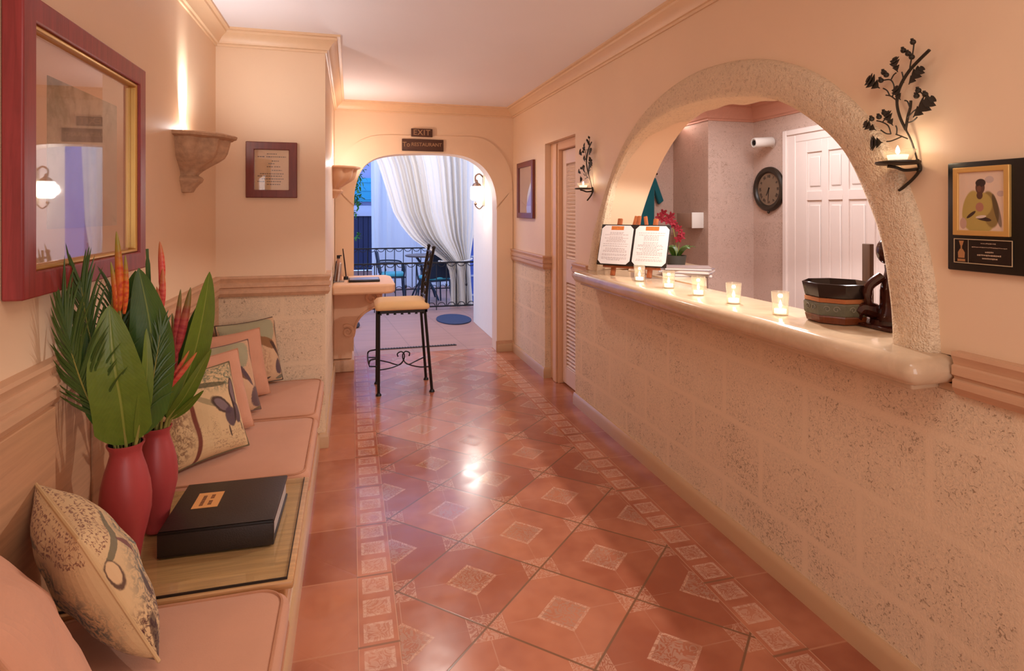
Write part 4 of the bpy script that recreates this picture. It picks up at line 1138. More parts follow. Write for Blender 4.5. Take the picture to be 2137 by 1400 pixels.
# portrait plaque
pl = thing('award_plaque', 'black award plaque with a gold-framed portrait hanging at the right edge of the wall', 'plaque', (XR, 1.23, 1.38))
b = MB(); b.box(XR-.020, XR-.001, 1.095, 1.361, 1.376, 1.693, bevel=.004); b.build('plaque_board', plain('black_marbled_board', lin(26, 22, 16), .3, var=.5, scale=9), pl, world=True)
b = MB(); frame_ring(b, 1.183, 1.338, 1.480, 1.677, .015, XR-.030, XR-.019); b.build('gold_frame', plain('satin_gold', lin(214, 168, 96), .3, .4, var=.05), pl, world=True, bevel=.002)
def m_portrait():
    m = Mat('seated_woman_portrait', (.5, .4, .3), .5)
    x, y, z = m.coord()
    u = (1.323-y)/.125; v = (z-1.495)/.167
    n = m.noise(m.vec(u, v, 0.0), 9, 3)
    c = m.mix(n, lin(226, 188, 158), lin(214, 188, 166))
    def el(c, cx, cy, rx, ry, colr, rot=0, al=1.0):
        ca, sa = math.cos(math.radians(rot)), math.sin(math.radians(rot))
        a = ((u-cx)*ca+(v-cy)*sa)/rx; q = ((v-cy)*ca-(u-cx)*sa)/ry
        return m.mix((a*a+q*q).sqrt().step(1.05, .9)*al, c, colr)
    DR = lin(178, 150, 78); DR2 = lin(140, 112, 58); SK = lin(88, 52, 36)
    c = el(c, .68, .86, .10, .06, lin(170, 150, 150), 0, .6); c = el(c, .92, .62, .08, .05, lin(170, 140, 140), 0, .6)
    c = el(c, .46, .14, .34, .20, DR); c = el(c, .28, .36, .20, .34, DR, -14); c = el(c, .70, .36, .18, .32, DR2, 14); c = el(c, .48, .44, .27, .22, DR)
    c = el(c, .10, .12, .08, .1, lin(190, 150, 130)); c = el(c, .84, .34, .06, .30, lin(60, 44, 30), 18, .7)
    c = el(c, .47, .60, .07, .07, SK); c = el(c, .48, .73, .105, .115, SK); c = el(c, .49, .81, .115, .07, lin(52, 34, 28)); c = el(c, .46, .71, .05, .055, lin(112, 70, 48), 0, .8)
    c = el(c, .47, .40, .09, .08, lin(170, 100, 92), 0, .8); c = el(c, .28, .27, .12, .03, lin(60, 36, 26), 30); c = el(c, .56, .20, .17, .035, lin(60, 36, 26), -8); c = el(c, .50, .235, .12, .025, lin(214, 190, 170), 6)
    m.color(c); return m.m
b = MB(); b.box(XR-.024, XR-.0205, 1.197, 1.324, 1.494, 1.663); b.build('portrait_photo', m_portrait(), pl, world=True, sharp=0)
b = MB(); b.box(XR-.0225, XR-.0195, 1.178, 1.339, 1.399, 1.470); ep = b.build('engraved_plate', plain('dark_engraved_plate', lin(24, 12, 10), .25), pl, world=True, sharp=0)
b = MB(); frame_ring(b, 1.178, 1.339, 1.399, 1.470, .0022, XR-.0235, XR-.0222); b.box(XR-.0232, XR-.0222, 1.2965, 1.2975, 1.402, 1.467); b.build('plate_border', M_SILVER, ep, world=True, sharp=0)
MR = lambda y, z, x: Matrix.Translation((x, y, z)) @ Matrix.Rotation(-PI/2, 4, 'Z') @ Matrix.Rotation(PI/2, 4, 'X')
M_ENGR = plain('pale_engraving', lin(176, 146, 118), .5)
b = MB(); rg = random.Random(5)
for z, c0, c1, h in ((1.4585, 1.262, 1.222, .0032), (1.4475, 1.287, 1.190, .0028), (1.4345, 1.250, 1.226, .0046), (1.4255, 1.272, 1.208, .0050), (1.4165, 1.258, 1.216, .0050)):
    y = c0
    while y > c1+.002:
        l = rg.uniform(.002, .005)
        b.box(XR-.0232, XR-.0222, max(y-l, c1), y, z-h/2+rg.uniform(0, .0008), z+h/2-rg.uniform(0, .001)); y -= l+.0013
b.build('engraved_lettering', M_ENGR, ep, world=True, sharp=0)
b = MB()
yc, z0 = 1.317, 1.404
for pts in ([(-.011, 0), (.011, 0), (.011, .007), (-.011, .007)], [(-.009, .010), (.009, .010), (.010, .026), (.004, .036), (-.004, .036), (-.010, .026)], [(-.002, .036), (.002, .036), (.002, .046), (-.002, .046)], [(-.003, .046), (.003, .046), (.007, .060), (-.007, .060)]):
    b.prism([(yc-p[0], z0+p[1]) for p in pts], 'x', XR-.0232, XR-.0222)
b.build('trophy_emblem', plain('bronze_engraving', lin(170, 116, 70), .5), ep, world=True, sharp=0)

# framed picture on the far stretch of the right wall
fr = thing('framed_mirror', 'narrow-looking dark red framed picture behind shiny glass near the archway', 'picture', (XR, 5.80, 1.478))
b = MB(); frame_ring(b, 5.515, 6.085, 1.478, 2.058, .055, XR-.030, XR-.001); b.build('frame', M_MAHOG2, fr, world=True, bevel=.004)
b = MB(); b.box(XR-.012, XR-.002, 5.56, 6.04, 1.52, 2.02); b.build('print', plain('pale_print', lin(206, 172, 152), .7, var=.15, scale=4), fr, world=True, sharp=0)
b = MB(); b.box(XR-.018, XR-.017, 5.565, 6.035, 1.525, 2.015); b.build('glass', glass('shiny_picture_glass'), fr, world=True, sharp=0)
fr.name = 'framed_print'

# signs over the archway
M_SIGN = m_wood('carved_brown_wood', lin(74, 40, 22), .6, 'x', con=.2)
M_SIGNT = plain('worn_gold_paint', lin(158, 120, 84), .6, var=.15)
MF = lambda x, z: Matrix.Translation((x, YF-.0345, z)) @ Matrix.Rotation(PI/2, 4, 'X')
sg = thing('wooden_sign', 'small brown wooden EXIT sign, the upper of two above the archway', 'sign', (.73, YF-.014, 2.385), group='carved signs over the archway')
b = MB(); b.box(.617, .843, YF-.034, YF-.014, 2.342, 2.428, bevel=.004); b.build('sign_board', M_SIGN, sg, world=True)
text_mesh('EXIT', .082, .001, MF(.728, 2.385), .0008, space=1.1).build('sign_lettering', M_SIGNT, sg, world=True, sharp=0)
sg = thing('wooden_sign', 'wide brown wooden sign with gold lettering just above the archway opening', 'sign', (.74, YF-.014, 2.253), group='carved signs over the archway')
b = MB(); b.box(.521, .961, YF-.034, YF-.014, 2.190, 2.316, bevel=.004); b.build('sign_board', M_SIGN, sg, world=True)
text_mesh('To', .068, .001, MF(.566, 2.256), .0008).build('sign_lettering', M_SIGNT, sg, world=True, sharp=0)
text_mesh('RESTAURANT', .0525, .001, MF(.780, 2.258), .0006).build('sign_lettering', M_SIGNT, sg, world=True, sharp=0)

# ------------------------------------------------------------------ things on the counter
CT = 1.115
def votive(y, x, label):
    t = thing('votive_candle', label, 'candle', (x, y, CT), group='glass votive candles on the counter')
    b = MB(); b.lathe([(0, .0), (.030, .0), (.032, .003), (.033, .05), (.036, .098), (.0345, .098), (.0315, .05), (.0305, .006), (0, .006)], n=28); b.build('glass_cup', M_CANDLEGLASS, t, sharp=50)
    b = MB(); b.lathe([(0, .007), (.024, .007), (.0245, .024), (.0, .026)], n=20); b.build('candle', M_WAX, t, sharp=50)
    b = MB(); b.lathe([(0, .028), (.005, .032), (.007, .040), (.004, .052), (0, .062)], n=10); b.build('flame', M_FLAME, t)
    point('votive_flame', (x, y, CT+.075), .12, (1, .84, .62), .01)
    return t
votive(2.092, 1.740, 'lit glass votive candle nearest the carved dark bowl on the counter')
votive(2.405, 1.740, 'lit glass votive candle second from the carved dark bowl')
votive(2.690, 1.735, 'lit glass votive candle in the middle of the five on the counter')
votive(2.985, 1.735, 'lit glass votive candle next to the open menus, on their near side')
votive(3.335, 1.735, 'lit glass votive candle standing right in front of the open menus')

# open menu folder on an easel
mx, my = 1.775, 3.53
ez = thing('wooden_easel', 'small brown wooden easel holding up the open menu at the far end of the counter', 'easel', (mx, my, CT))
yaw = math.atan2(-.2, .17)
RM = Matrix.Translation((mx, my, CT)) @ Matrix.Rotation(yaw, 4, 'Z')          # local x to the viewer's right, -y toward the viewer
tl = Matrix.Rotation(math.radians(-19), 4, 'X')
RL_ = Matrix.Rotation(yaw, 4, 'Z') @ tl
b = MB()
for x in (-.13, .125): b.box(x-.016, x+.016, -.012, .006, -.0, .40, bevel=.003, M=Matrix.Rotation(yaw, 4, 'Z') @ Matrix.Translation((0, .0, .004)) @ tl)
b.box(-.20, .20, -.03, -.010, .055, .070, bevel=.003, M=RL_); b.box(-.16, .16, -.006, .008, .30, .33, bevel=.003, M=RL_)
b.build('easel_frame', M_EASEL, ez)
b = MB()
for x, r in ((-.03, 8), (.07, -14), (.005, 0)): b.box(-.012, .012, -.008, .006, -.02, .10 if x else .06, bevel=.003, M=RL_ @ Matrix.Translation((x, 0, .325)) @ Matrix.Rotation(math.radians(r), 4, 'Y'))
b.build('carved_crest', M_EASEL, ez)
b = MB(); b.box(-.012, .012, .0, .012, 0, .30, bevel=.003, M=Matrix.Rotation(yaw, 4, 'Z') @ Matrix.Translation((0, .22, .003)) @ Matrix.Rotation(math.radians(22), 4, 'X')); b.build('back_leg', M_EASEL, ez)
mn = thing('menu_folder', 'open menu folder with two printed white pages and black corners on the easel', 'menu', tuple(RM.translation+Vector((0, 0, .07))), (0, 0, 0))
mn.rotation_euler = RL_.to_euler()
b = MB(); b.box(-.243, .243, -.018, -.012, 0, .285, bevel=.002); b.build('folder', M_BLACK, mn)
for s, nm in ((-1, 'left'), (1, 'right')):
    x0, x1 = (-.237, -.008) if s < 0 else (.008, .237)
    cc = .024
    b = MB(); b.prism([(x0+cc, .008), (x1-cc, .008), (x1, .008+cc), (x1, .277-cc), (x1-cc, .277), (x0+cc, .277), (x0, .277-cc), (x0, .008+cc)], 'y', -.0196, -.0182)
    pg = b.build('page', M_PAPER, mn, sharp=0)
    xc = (x0+x1)/2
    b = MB(); b.box(xc-.045, xc+.045, -.0204, -.0194, .245, .272); b.build('header_picture', plain('amber_header', lin(190, 104, 44), .6, var=.5, scale=50), pg, sharp=0)
    b = MB(); rg = random.Random(11+s); z = .228
    while z > .03:
        wd = rg.choice((.05, .07, .085, .09)); x = xc-wd
        while x < xc+wd-.004:
            l = rg.uniform(.006, .018); b.box(x, min(x+l, xc+wd), -.0203, -.0194, z-.0016, z+.0016); x += l+.004
        z -= rg.choice((.0085, .0085, .0085, .015))
    b.build('printed_lines', plain('faint_print', lin(176, 156, 150), .8), pg, sharp=0)

# carved bowl
bw = thing('carved_planter', 'dark many-sided bowl with a copper band and carved grey scrolls on the counter', 'bowl', (1.86, 1.915, CT), (0, 0, math.radians(14)))
def octo(prof): 
    b = MB(); b.lathe(prof, n=8); return b
octo([(0, .0), (.098, .0), (.110, .004), (.117, .028), (.114, .034), (0, .034)]).build('foot', m_wood('brown_glazed_wood', lin(108, 52, 26), .2, 'z'), bw, sharp=25)
octo([(0, .034), (.117, .034), (.120, .040), (.122, .076), (.118, .082), (0, .082)]).build('carved_band', plain('carved_grey_green', lin(96, 92, 74), .5, var=.3, scale=40, bump=.4, bscale=80), bw, sharp=25)
octo([(.114, .082), (.118, .084), (.119, .100), (.114, .101)]).build('copper_band', plain('copper_band', lin(176, 112, 72), .3, .5, var=.2, scale=30), bw, sharp=25)
octo([(.113, .100), (.117, .104), (.128, .155), (.124, .157), (.108, .104), (0, .100)]).build('rim', plain('glossy_black_brown', lin(34, 22, 20), .12, var=.15), bw, sharp=25)
for k in range(8):
    a = PI/8+k*PI/4; r = .1125; M = Matrix.Rotation(a, 4, 'Z')
    b = MB()
    for s in (-1, 1):
        P = [(r+.0005, s*(.016+.013*math.cos(q*.55)*(1-q/18)), .060+.013*math.sin(q*.55)*(1-q/18)) for q in range(14)]
        b.tube(P, .0022, 5, M=M)
    b.build('carved_scroll', plain('pale_carving', lin(128, 120, 104), .5) if k == 0 else bpy.data.materials['pale_carving'], bw)

# polished figurine partly behind the arch foot
fg = thing('carved_figurine', 'glossy dark wooden figurine half hidden behind the arch foot at the end of the counter', 'figurine', (1.955, 1.712, CT))
b = MB()
b.tube([(0, .05, .0), (0, .05, .03)], [.075, .068], 18, flat=.9)
b.tube(catmull([(-.01, .02, .02), (0, .03, .09), (.005, .035, .15), (0, .045, .20), (0, .05, .235)], 5), [.06, .062, .06, .055, .052, .05, .05, .05, .05, .05, .048, .046, .042, .036, .03, .026, .022, .02, .02, .02, .02], 14)
b.ball((-.005, .06, .285), (.034, .038, .05), 12)
b.tube(catmull([(-.03, .06, .19), (-.075, .075, .15), (-.07, .08, .09), (-.03, .085, .07)], 5), [.018]*8+[.014]*8, 10)
b.tube(catmull([(-.03, .08, .05), (-.08, .10, .065), (-.09, .11, .03), (-.06, .13, .012)], 5), [.028]*8+[.018]*8, 10)
b.build('figure_body', M_DARKWOOD, fg, subsurf=0)
b = MB(); b.box(-.10, .075, -.04, .145, .0, .014, bevel=.004); b.build('plinth', M_DARKWOOD, fg)
pp = thing('wooden_stand', 'slim brown wooden upright showing behind the dark carved bowl', 'stand', (2.3, 2.19, 0))
b = MB(); b.box(-.012, .012, -.022, .022, .02, 1.40, bevel=.003); b.build('upright', m_wood('plain_brown_wood', lin(74, 42, 14), .5, 'z'), pp)
b = MB(); b.box(-.12, .12, -.12, .12, 0, .022, bevel=.004); b.build('foot', bpy.data.materials['plain_brown_wood'], pp)

# orchid and papers on the side worktop
op = thing('potted_orchid', 'crimson orchid in a dark ribbed pot behind the menus', 'plant', (2.46, 4.12, CT))
b = MB(); b.lathe([(0, 0), (.066, 0), (.078, .09), (.072, .09), (.066, .07), (0, .07)], n=36, lobes=lambda a, z: 1+.02*math.sin(18*a)); b.build('pot', plain('dark_slate_pot', lin(58, 54, 48), .6), op)
for k, (a, l) in enumerate(((20, .17), (75, .13), (150, .16), (205, .13), (275, .17), (330, .15))):
    ca, sa = math.cos(math.radians(a)), math.sin(math.radians(a))
    b = MB(); blade(b, [(.01*ca, .01*sa, .07), (l*.45*ca, l*.45*sa, .14), (l*.8*ca, l*.8*sa, .165), (l*ca, l*sa, .15)], .028, prof=lance, side=(-sa, ca, 0), n=12)
    b.build('leaf', M_LEAFD, op, sharp=0, solid=.002)
b = MB(); SP = catmull([(0, 0, .07), (-.005, 0, .20), (-.03, .01, .32), (-.09, .02, .40), (-.14, .02, .40)], 6); b.tube(SP, .003, 6)
SP2 = catmull([(.01, .0, .07), (.02, -.01, .2), (.01, -.03, .29), (.005, -.05, .27)], 6); b.tube(SP2, .003, 6); b.build('flower_stem', M_STEM, op)
M_RED = plain('crimson_petal', lin(128, 8, 28), .85, var=.3, scale=40)
rg = random.Random(9)
spots = [(-.02, .0, .33), (-.06, .01, .385), (-.10, .02, .42), (-.135, .02, .39), (-.045, -.02, .35), (.0, -.03, .30), (.01, -.05, .265), (-.085, -.01, .36), (.02, -.04, .235), (-.01, -.05, .22), (-.115, .0, .37), (-.03, .02, .40)]
for p in spots:
    b = MB(); fr_ = Matrix.Translation(p) @ Euler((rg.uniform(.9, 1.5), rg.uniform(-.5, .5), rg.uniform(-.9, .3))).to_matrix().to_4x4()
    for k in range(5):
        b.ball((0, 0, 0), (.011, .019, .003), 6, M=fr_ @ Matrix.Rotation(k*2*PI/5, 4, 'Z') @ Matrix.Translation((0, .017, .002)) @ Matrix.Rotation(.3, 4, 'X'))
    b.ball((0, 0, 0), (.006, .006, .006), 6, M=fr_)
    b.build('blossom', M_RED, op)
for i, (lb, c, dz, sz, r) in enumerate((('grey magazine at the bottom of the pile under the orchid side of the menus', lin(120, 98, 98), .0005, (.16, .115), 8), ('pale grey magazine in the middle of the small pile on the worktop', lin(120, 104, 108), .0225, (.165, .12), -4), ('white booklet on top of the small pile on the worktop', lin(146, 126, 122), .0445, (.15, .11), 12))):
    mg = thing('magazine', lb, 'magazine', (2.21, 3.56, CT+dz), (0, 0, math.radians(r-40)), group='magazines on the worktop')
    h = .022 if i < 2 else .014
    b = MB(); b.box(-sz[0], sz[0], -sz[1], sz[1], h-.0015, h); b.box(-sz[0], sz[0], -sz[1], sz[1], 0, .0015); b.box(-sz[0], -sz[0]+.002, -sz[1], sz[1], 0, h); b.build('cover', plain('magazine_cover_%s' % 'abc'[i], c, .4, var=.15, scale=20), mg, sharp=0)
    b = MB(); b.box(-sz[0]+.002, sz[0]-.003, -sz[1]+.003, sz[1]-.003, .0015, h-.0015); b.build('pages', M_PAPER, mg, sharp=0)

# office fittings
sec = thing('security_camera', 'white bullet security camera on the office wall above the clock', 'camera', (OX, 4.82, 2.21))
MC = Matrix.Translation((OX-.125, 4.78, 2.205)) @ Matrix.Rotation(math.radians(-4), 4, 'Z') @ Matrix.Rotation(-PI/2-.08, 4, 'Y') @ Matrix.Diagonal((1.15, 1.15, .82, 1))
b = MB(); b.lathe([(0, -.13), (.036, -.13), (.040, -.12), (.042, .10), (.038, .115), (.030, .115), (.028, .10), (0, .10)], n=24, M=MC); b.build('housing', M_WHITEPLASTIC, sec, world=True)
b = MB(); b.lathe([(0, .10), (.022, .10), (.020, .117), (.012, .124), (0, .126)], n=20, M=MC); b.build('lens', plain('black_lens', lin(12, 12, 16), .08), sec, world=True)
b = MB(); b.tube([(OX-.001, 4.79, 2.19), (OX-.03, 4.788, 2.185), (OX-.09, 4.782, 2.175)], .014, 10); b.lathe([(0, 0), (.032, 0), (.030, .012), (0, .013)], n=18, M=Matrix.Translation((OX-.0005, 4.79, 2.19)) @ Matrix.Rotation(-PI/2, 4, 'Y')); b.build('mount', M_WHITEPLASTIC, sec, world=True)

ck = thing('wall_clock', 'round dark-rimmed wall clock on the office stone wall beside the white door', 'clock', (OX, 4.826, 1.763))
MK = Matrix.Rotation(-PI/2, 4, 'Y')
b = MB(); b.lathe([(0, 0.001), (.205, .001), (.215, .012), (.212, .030), (.195, .042), (.170, .040), (.158, .028), (.155, .014), (0, .014)], n=48, M=MK); b.ball((-.02, 0, -.222), (.012, .014, .014), 8); b.build('rim', plain('dark_bronze_rim', lin(44, 34, 24), .4, var=.3, scale=30), ck)
b = MB(); b.lathe([(0, .0145), (.156, .0145), (.156, .017), (0, .017)], n=40, M=MK); fc = b.build('dial', plain('aged_dial', lin(126, 104, 84), .6, var=.15, scale=8), ck, sharp=30)
nums = ['XII', 'I', 'II', 'III', 'IIII', 'V', 'VI', 'VII', 'VIII', 'IX', 'X', 'XI']
for k, s in enumerate(nums):
    a = PI/2-k*PI/6
    tm = text_mesh(s, .036, .0006, Matrix.Translation((-.0178, -.122*math.cos(a), .122*math.sin(a))) @ Matrix.Rotation(-PI/2, 4, 'Z') @ Matrix.Rotation(PI/2, 4, 'X') @ Matrix.Rotation(a-PI/2, 4, 'Z'), .0006)
    tm.build('numeral', M_BLACK, fc, sharp=0)
for nm, L, a, w_ in (('hour_hand', .07, -120, .007), ('minute_hand', .11, -95, .005)):
    b = MB(); b.prism([(-w_, -.015), (w_, -.015), (w_*.5, L), (-w_*.5, L)], 'x', -.0205, -.0185, M=Matrix.Rotation(math.radians(-a+90), 4, 'X') @ Matrix.Identity(4)); b.build(nm, M_BLACK, ck, sharp=0)

bx = thing('wall_box', 'small white-fronted box mounted on the dark office wall by the orchid', 'box', (3.38, 5.30, 1.39))
b = MB(); b.box(3.255, 3.379, 5.155, 5.44, 1.388, 1.532, bevel=.004); b.build('box_body', plain('taupe_box', lin(178, 148, 132), .5), bx, world=True)
b = MB(); b.box(3.250, 3.382, 5.148, 5.160, 1.382, 1.538, bevel=.003); b.build('box_front', M_WHITEPLASTIC, bx, world=True)

sh = thing('hanging_shirt', 'teal polo shirt with a pale collar on a dark hanger in the office corner', 'shirt', (2.95, 5.715, 1.35))
b = MB()
half = [(0, 1.36), (.17, 1.36), (.175, 1.75), (.225, 1.62), (.285, 1.66), (.19, 1.905), (.06, 1.955), (0, 1.93)]
poly = [(2.95+x, z) for x, z in half]+[(2.95-x, z) for x, z in half[-2:0:-1]]
b.prism(poly, 'y', 5.655, 5.70); b.build('shirt_body', M_TEAL, sh, world=True, bevel=.014)
b = MB(); b.tube(catmull([(2.86, 5.66, 1.955), (2.91, 5.645, 1.915), (2.95, 5.64, 1.90), (2.99, 5.645, 1.915), (3.04, 5.66, 1.955)], 5), .010, 8); b.build('collar', M_WHITEPLASTIC, sh, world=True)
b = MB(); b.tube(catmull([(2.76, 5.68, 1.93), (2.95, 5.68, 1.985), (3.165, 5.68, 1.948)], 6), .011, 8); b.tube(catmull([(2.95, 5.68, 1.985), (2.95, 5.68, 2.03), (2.95, 5.71, 2.05)], 5), .004, 6); b.build('hanger', M_DARKWOOD, sh, world=True)

ub = thing('plaster_uplight', 'white plaster bowl uplight glowing on the far office wall, mostly behind the arch', 'wall light', (3.20, 5.72, 2.46))
b = MB(); b.lathe([(0, -.24), (.06, -.24), (.13, -.20), (.20, -.13), (.24, -.05), (.25, 0), (.235, 0), (.20, -.06), (.10, -.15), (0, -.17)], n=32, a0=PI, a1=2*PI, sy=.7); b.build('bowl', plain('white_plaster_bowl', lin(240, 226, 214), .6, var=.02), ub)
b = MB(); b.ball((0, -.08, -.05), .025, 10); b.build('bulb', M_BULB, ub)
point('office_uplight_bulb', (3.20, 5.62, 2.5), 5, (1, .9, .82), .03)
# ================================================================== the far end
# scroll console on the pier side
cs = thing('console_shelf', 'cream stone console shelf on a scrolled bracket at the end of the pier', 'console', (.02, 6.0, 0))
b = MB()
top = [(XP, 5.50)]+[(.30+.10*math.sin(a)*1.0, 5.62-.12*math.cos(a)) for a in [k*PI/16 for k in range(0, 9)]]+[(.40, 6.20), (.36, 6.31), (XP, 6.31)]
b.prism(top, 'z', .795, .885); b.build('shelf_slab', M_CASTPALE, cs, world=True, bevel=.02, sharp=50)
# bracket: outline in (x,z), with two scroll eyes
br = [(XP, .80), (.285, .80), (.30, .74), (.295, .66), (.27, .615), (.235, .60), (.19, .585), (.13, .545), (.075, .49), (.05, .43), (.045, .37), (.035, .33), (.015, .30), (.012, .16), (.012, .12), (XP, .12)]
b = MB(); b.prism(br, 'y', 5.93, 6.25)
b.build('bracket', M_CASTPALE, cs, world=True, bevel=.008, sharp=40)
b = MB()
for cx, cz, r0, a0, sg_ in ((.195, .70, .075, -.6, 1), (-.03, .385, .062, 2.2, -1)):
    P = []
    for q in range(22):
        t = q/21; r = r0*(1-.82*t); a = a0+sg_*t*4.2*PI/1.6; P.append((cx+r*math.cos(a), 5.924, cz+r*math.sin(a)))
    b.tube(P, [.020, .010], 8)
b.tube(catmull([(.27, 5.928, .65), (.20, 5.928, .60), (.12, 5.928, .555), (.06, 5.928, .48), (.035, 5.928, .40)], 6), .012, 8)
b.build('scroll_moulding', M_CASTPALE, cs, world=True)
b = MB(); b.box(XP, .032, 5.905, 6.28, 0, .115, bevel=.008); b.build('foot', M_RAIL, cs, world=True)

# things on the console
Z = .886
br_ = thing('leaflet_rack', 'small stand of leaflets at the pier end of the console', 'leaflet stand', (-.10, 5.80, Z))
b = MB()
for k, x in enumerate((-.045, -.005)):
    b.box(-.003, .003, -.05, .05, 0, .17, M=Matrix.Translation((x, 0, 0)) @ Matrix.Rotation(.12, 4, 'Y'))
b.box(-.06, .04, -.055, .055, 0, .006); b.build('rack', plain('clear_grey_acrylic', lin(150, 140, 134), .2), br_, sharp=0)
for k, (x, c) in enumerate(((-.052, lin(80, 56, 44)), (-.014, lin(214, 206, 206)))):
    b = MB(); b.box(-.006, .006, -.046, .046, 0, .19-.02*k, M=Matrix.Translation((x-.002, -.004, .006)) @ Matrix.Rotation(.12, 4, 'Y')); b.build('leaflet', plain('leaflet_%s' % ('brown', 'pale')[k], c, .5, var=.3, scale=30), br_, sharp=0)
bo = thing('lotion_bottle', 'little bottle with a dark cap standing behind the leaflets on the console', 'bottle', (-.115, 5.92, Z))
b = MB(); b.lathe([(0, 0), (.028, 0), (.030, .005), (.030, .15), (.022, .18), (.012, .195), (.012, .21), (0, .21)], n=20); b.build('bottle_body', plain('amber_pink_bottle', lin(196, 140, 112), .25), bo)
b = MB(); b.lathe([(0, .21), (.016, .21), (.016, .24), (0, .242)], n=16); b.tube([(0, 0, .236), (.03, 0, .236)], .006, 6); b.build('cap', M_BLACK, bo)
pn = thing('feather_pen', 'thin dark pen leaning upright behind the leaflets', 'pen', (-.045, 5.96, Z))
b = MB(); b.lathe([(0, 0), (.025, 0), (.022, .03), (0, .032)], n=16); b.build('pen_base', M_BLACK, pn)
b = MB(); b.tube([(0, 0, .03), (-.012, 0, .15), (-.03, 0, .30)], [.006, .007, .005], 8); b.build('pen_shaft', M_DARKWOOD, pn)
fo = thing('register_folder', 'flat black folder lying on the console under the archway', 'folder', (.13, 5.80, Z))
b = MB(); b.box(-.15, .135, -.11, .11, 0, .022, bevel=.004); b.build('cover', M_BLACK, fo)
b = MB(); b.box(-.14, .125, -.10, .10, .0222, .0235); b.build('sheet', plain('bluish_sheet', lin(150, 150, 170), .3), fo, sharp=0)

# bar stool
st = thing('bar_stool', 'tall black iron bar stool with a tan seat cushion facing the console', 'stool', (.445, 5.26, 0))
SX, SY = .445, 5.26
def leg(x0, y0, x1, y1, ztop):
    b = MB(); b.tube([(x0, y0, .012), (x1, y1, ztop)], .0125, 8); b.lathe([(0, 0), (.024, 0), (.022, .010), (.014, .022), (0, .024)], n=14, c=(x0, y0, 0)); return b
for x0, y0, x1, y1 in ((.225, 5.075, .228, 5.09), (.225, 5.43, .228, 5.42), (.672, 5.07, .615, 5.09), (.668, 5.45, .615, 5.42)):
    leg(x0, y0, x1, y1, .70).build('leg', M_IRON, st, world=True)
b = MB(); b.box(.215, .635, 5.075, 5.10, .685, .712); b.box(.215, .635, 5.41, 5.435, .685, .712); b.box(.215, .24, 5.075, 5.435, .685, .712); b.box(.61, .635, 5.075, 5.435, .685, .712)
for k in range(7): b.lathe([(0, 0), (.014, .0), (.010, .012), (0, .016)], n=8, c=(.24+k*.06, 5.078, .674))
b.build('seat_frame', M_IRON, st, world=True, bevel=.003)
b = MB()
L = [(.0, .205, .645, 5.055, 5.455), (.012, .197, .653, 5.047, 5.463), (.035, .198, .652, 5.05, 5.46), (.062, .222, .622, 5.085, 5.425), (.072, .25, .59, 5.12, 5.39)]
rings = []
for z, xa, xb, ya, yb in L: rings.append([b.bm.verts.new((px, py, .713+z)) for px, py in rrect(xa, xb, ya, yb, .03, 5)])
for A_, B_ in zip(rings, rings[1:]):
    n = len(A_)
    for i in range(n): b.face([A_[i], A_[(i+1) % n], B_[(i+1) % n], B_[i]])
b.face(rings[0][::-1]); b.face(rings[-1]); b.build('seat_cushion', m_fabric('straw_tan_cloth', lin(222, 176, 122)), st, world=True, sharp=60)
# back: two uprights leaning out, with interlaced bars
for y in (5.09, 5.42):
    b = MB(); b.tube(catmull([(.622, y, .70), (.640, y, .95), (.690, y, 1.225)], 6), .0125, 8); b.ball((.691, y, 1.235), .017, 8); b.build('back_post', M_IRON, st, world=True)
b = MB()
def bx_(z): return .622+.068*((z-.70)/.525)**1.4
for z in (.80, 1.19): b.tube([(bx_(z), 5.09, z), (bx_(z), 5.42, z)], .009, 8)
for s in (0, 1):
    P = [(bx_(.82+.36*t), 5.255+(.11*math.sin(t*2*PI+PI*s)), .82+.36*t) for t in [k/16 for k in range(17)]]
    b.tube(P, .007, 7)
for z in (.91, 1.0, 1.09): b.ball((bx_(z), 5.255, z), .02, 8)
b.build('back_lattice', M_IRON, st, world=True)
b = MB()
for y0, y1 in ((5.075, 5.26), (5.43, 5.26)): 
    b.tube(catmull([(.228, y0, .215), (.32, (y0*.6+y1*.4), .205), (.405, y1, .20), (.445, y1, .235), (.455, y1, .285), (.43, y1, .315), (.395, y1, .30), (.40, y1, .272)], 6), .0055, 7)
    b.tube(catmull([(.655, y0, .215), (.57, (y0*.6+y1*.4), .20), (.49, y1, .20), (.45, y1, .235), (.44, y1, .285), (.465, y1, .315), (.50, y1, .30), (.495, y1, .272)], 6), .0055, 7)
b.build('scroll_stretcher', M_IRON, st, world=True)
b = MB(); b.tube(catmull([(.228, 5.09, .31), (.16, 5.09, .30), (.145, 5.10, .27), (.145, 5.41, .27), (.16, 5.42, .30), (.228, 5.42, .31)], 5), .007, 7)
b.tube([(.226, 5.09, .24), (.15, 5.10, .245), (.145, 5.10, .27)], .006, 6); b.tube([(.226, 5.42, .24), (.15, 5.41, .245), (.145, 5.41, .27)], .006, 6)
b.build('footrest', M_IRON, st, world=True)

# threshold strip
b = MB(); b.box(.30, 1.18, 6.745, 6.79, -.001, .006, bevel=.002)
for k in range(28): b.box(.31+k*.031, .325+k*.031, 6.748, 6.787, .005, .010)
tag(b.build('floor_grating', plain('rusty_black_grating', lin(48, 34, 32), .6, var=.3, scale=30), sharp=0), 'dark metal grating strip let into the floor just beyond the archway', 'grating')

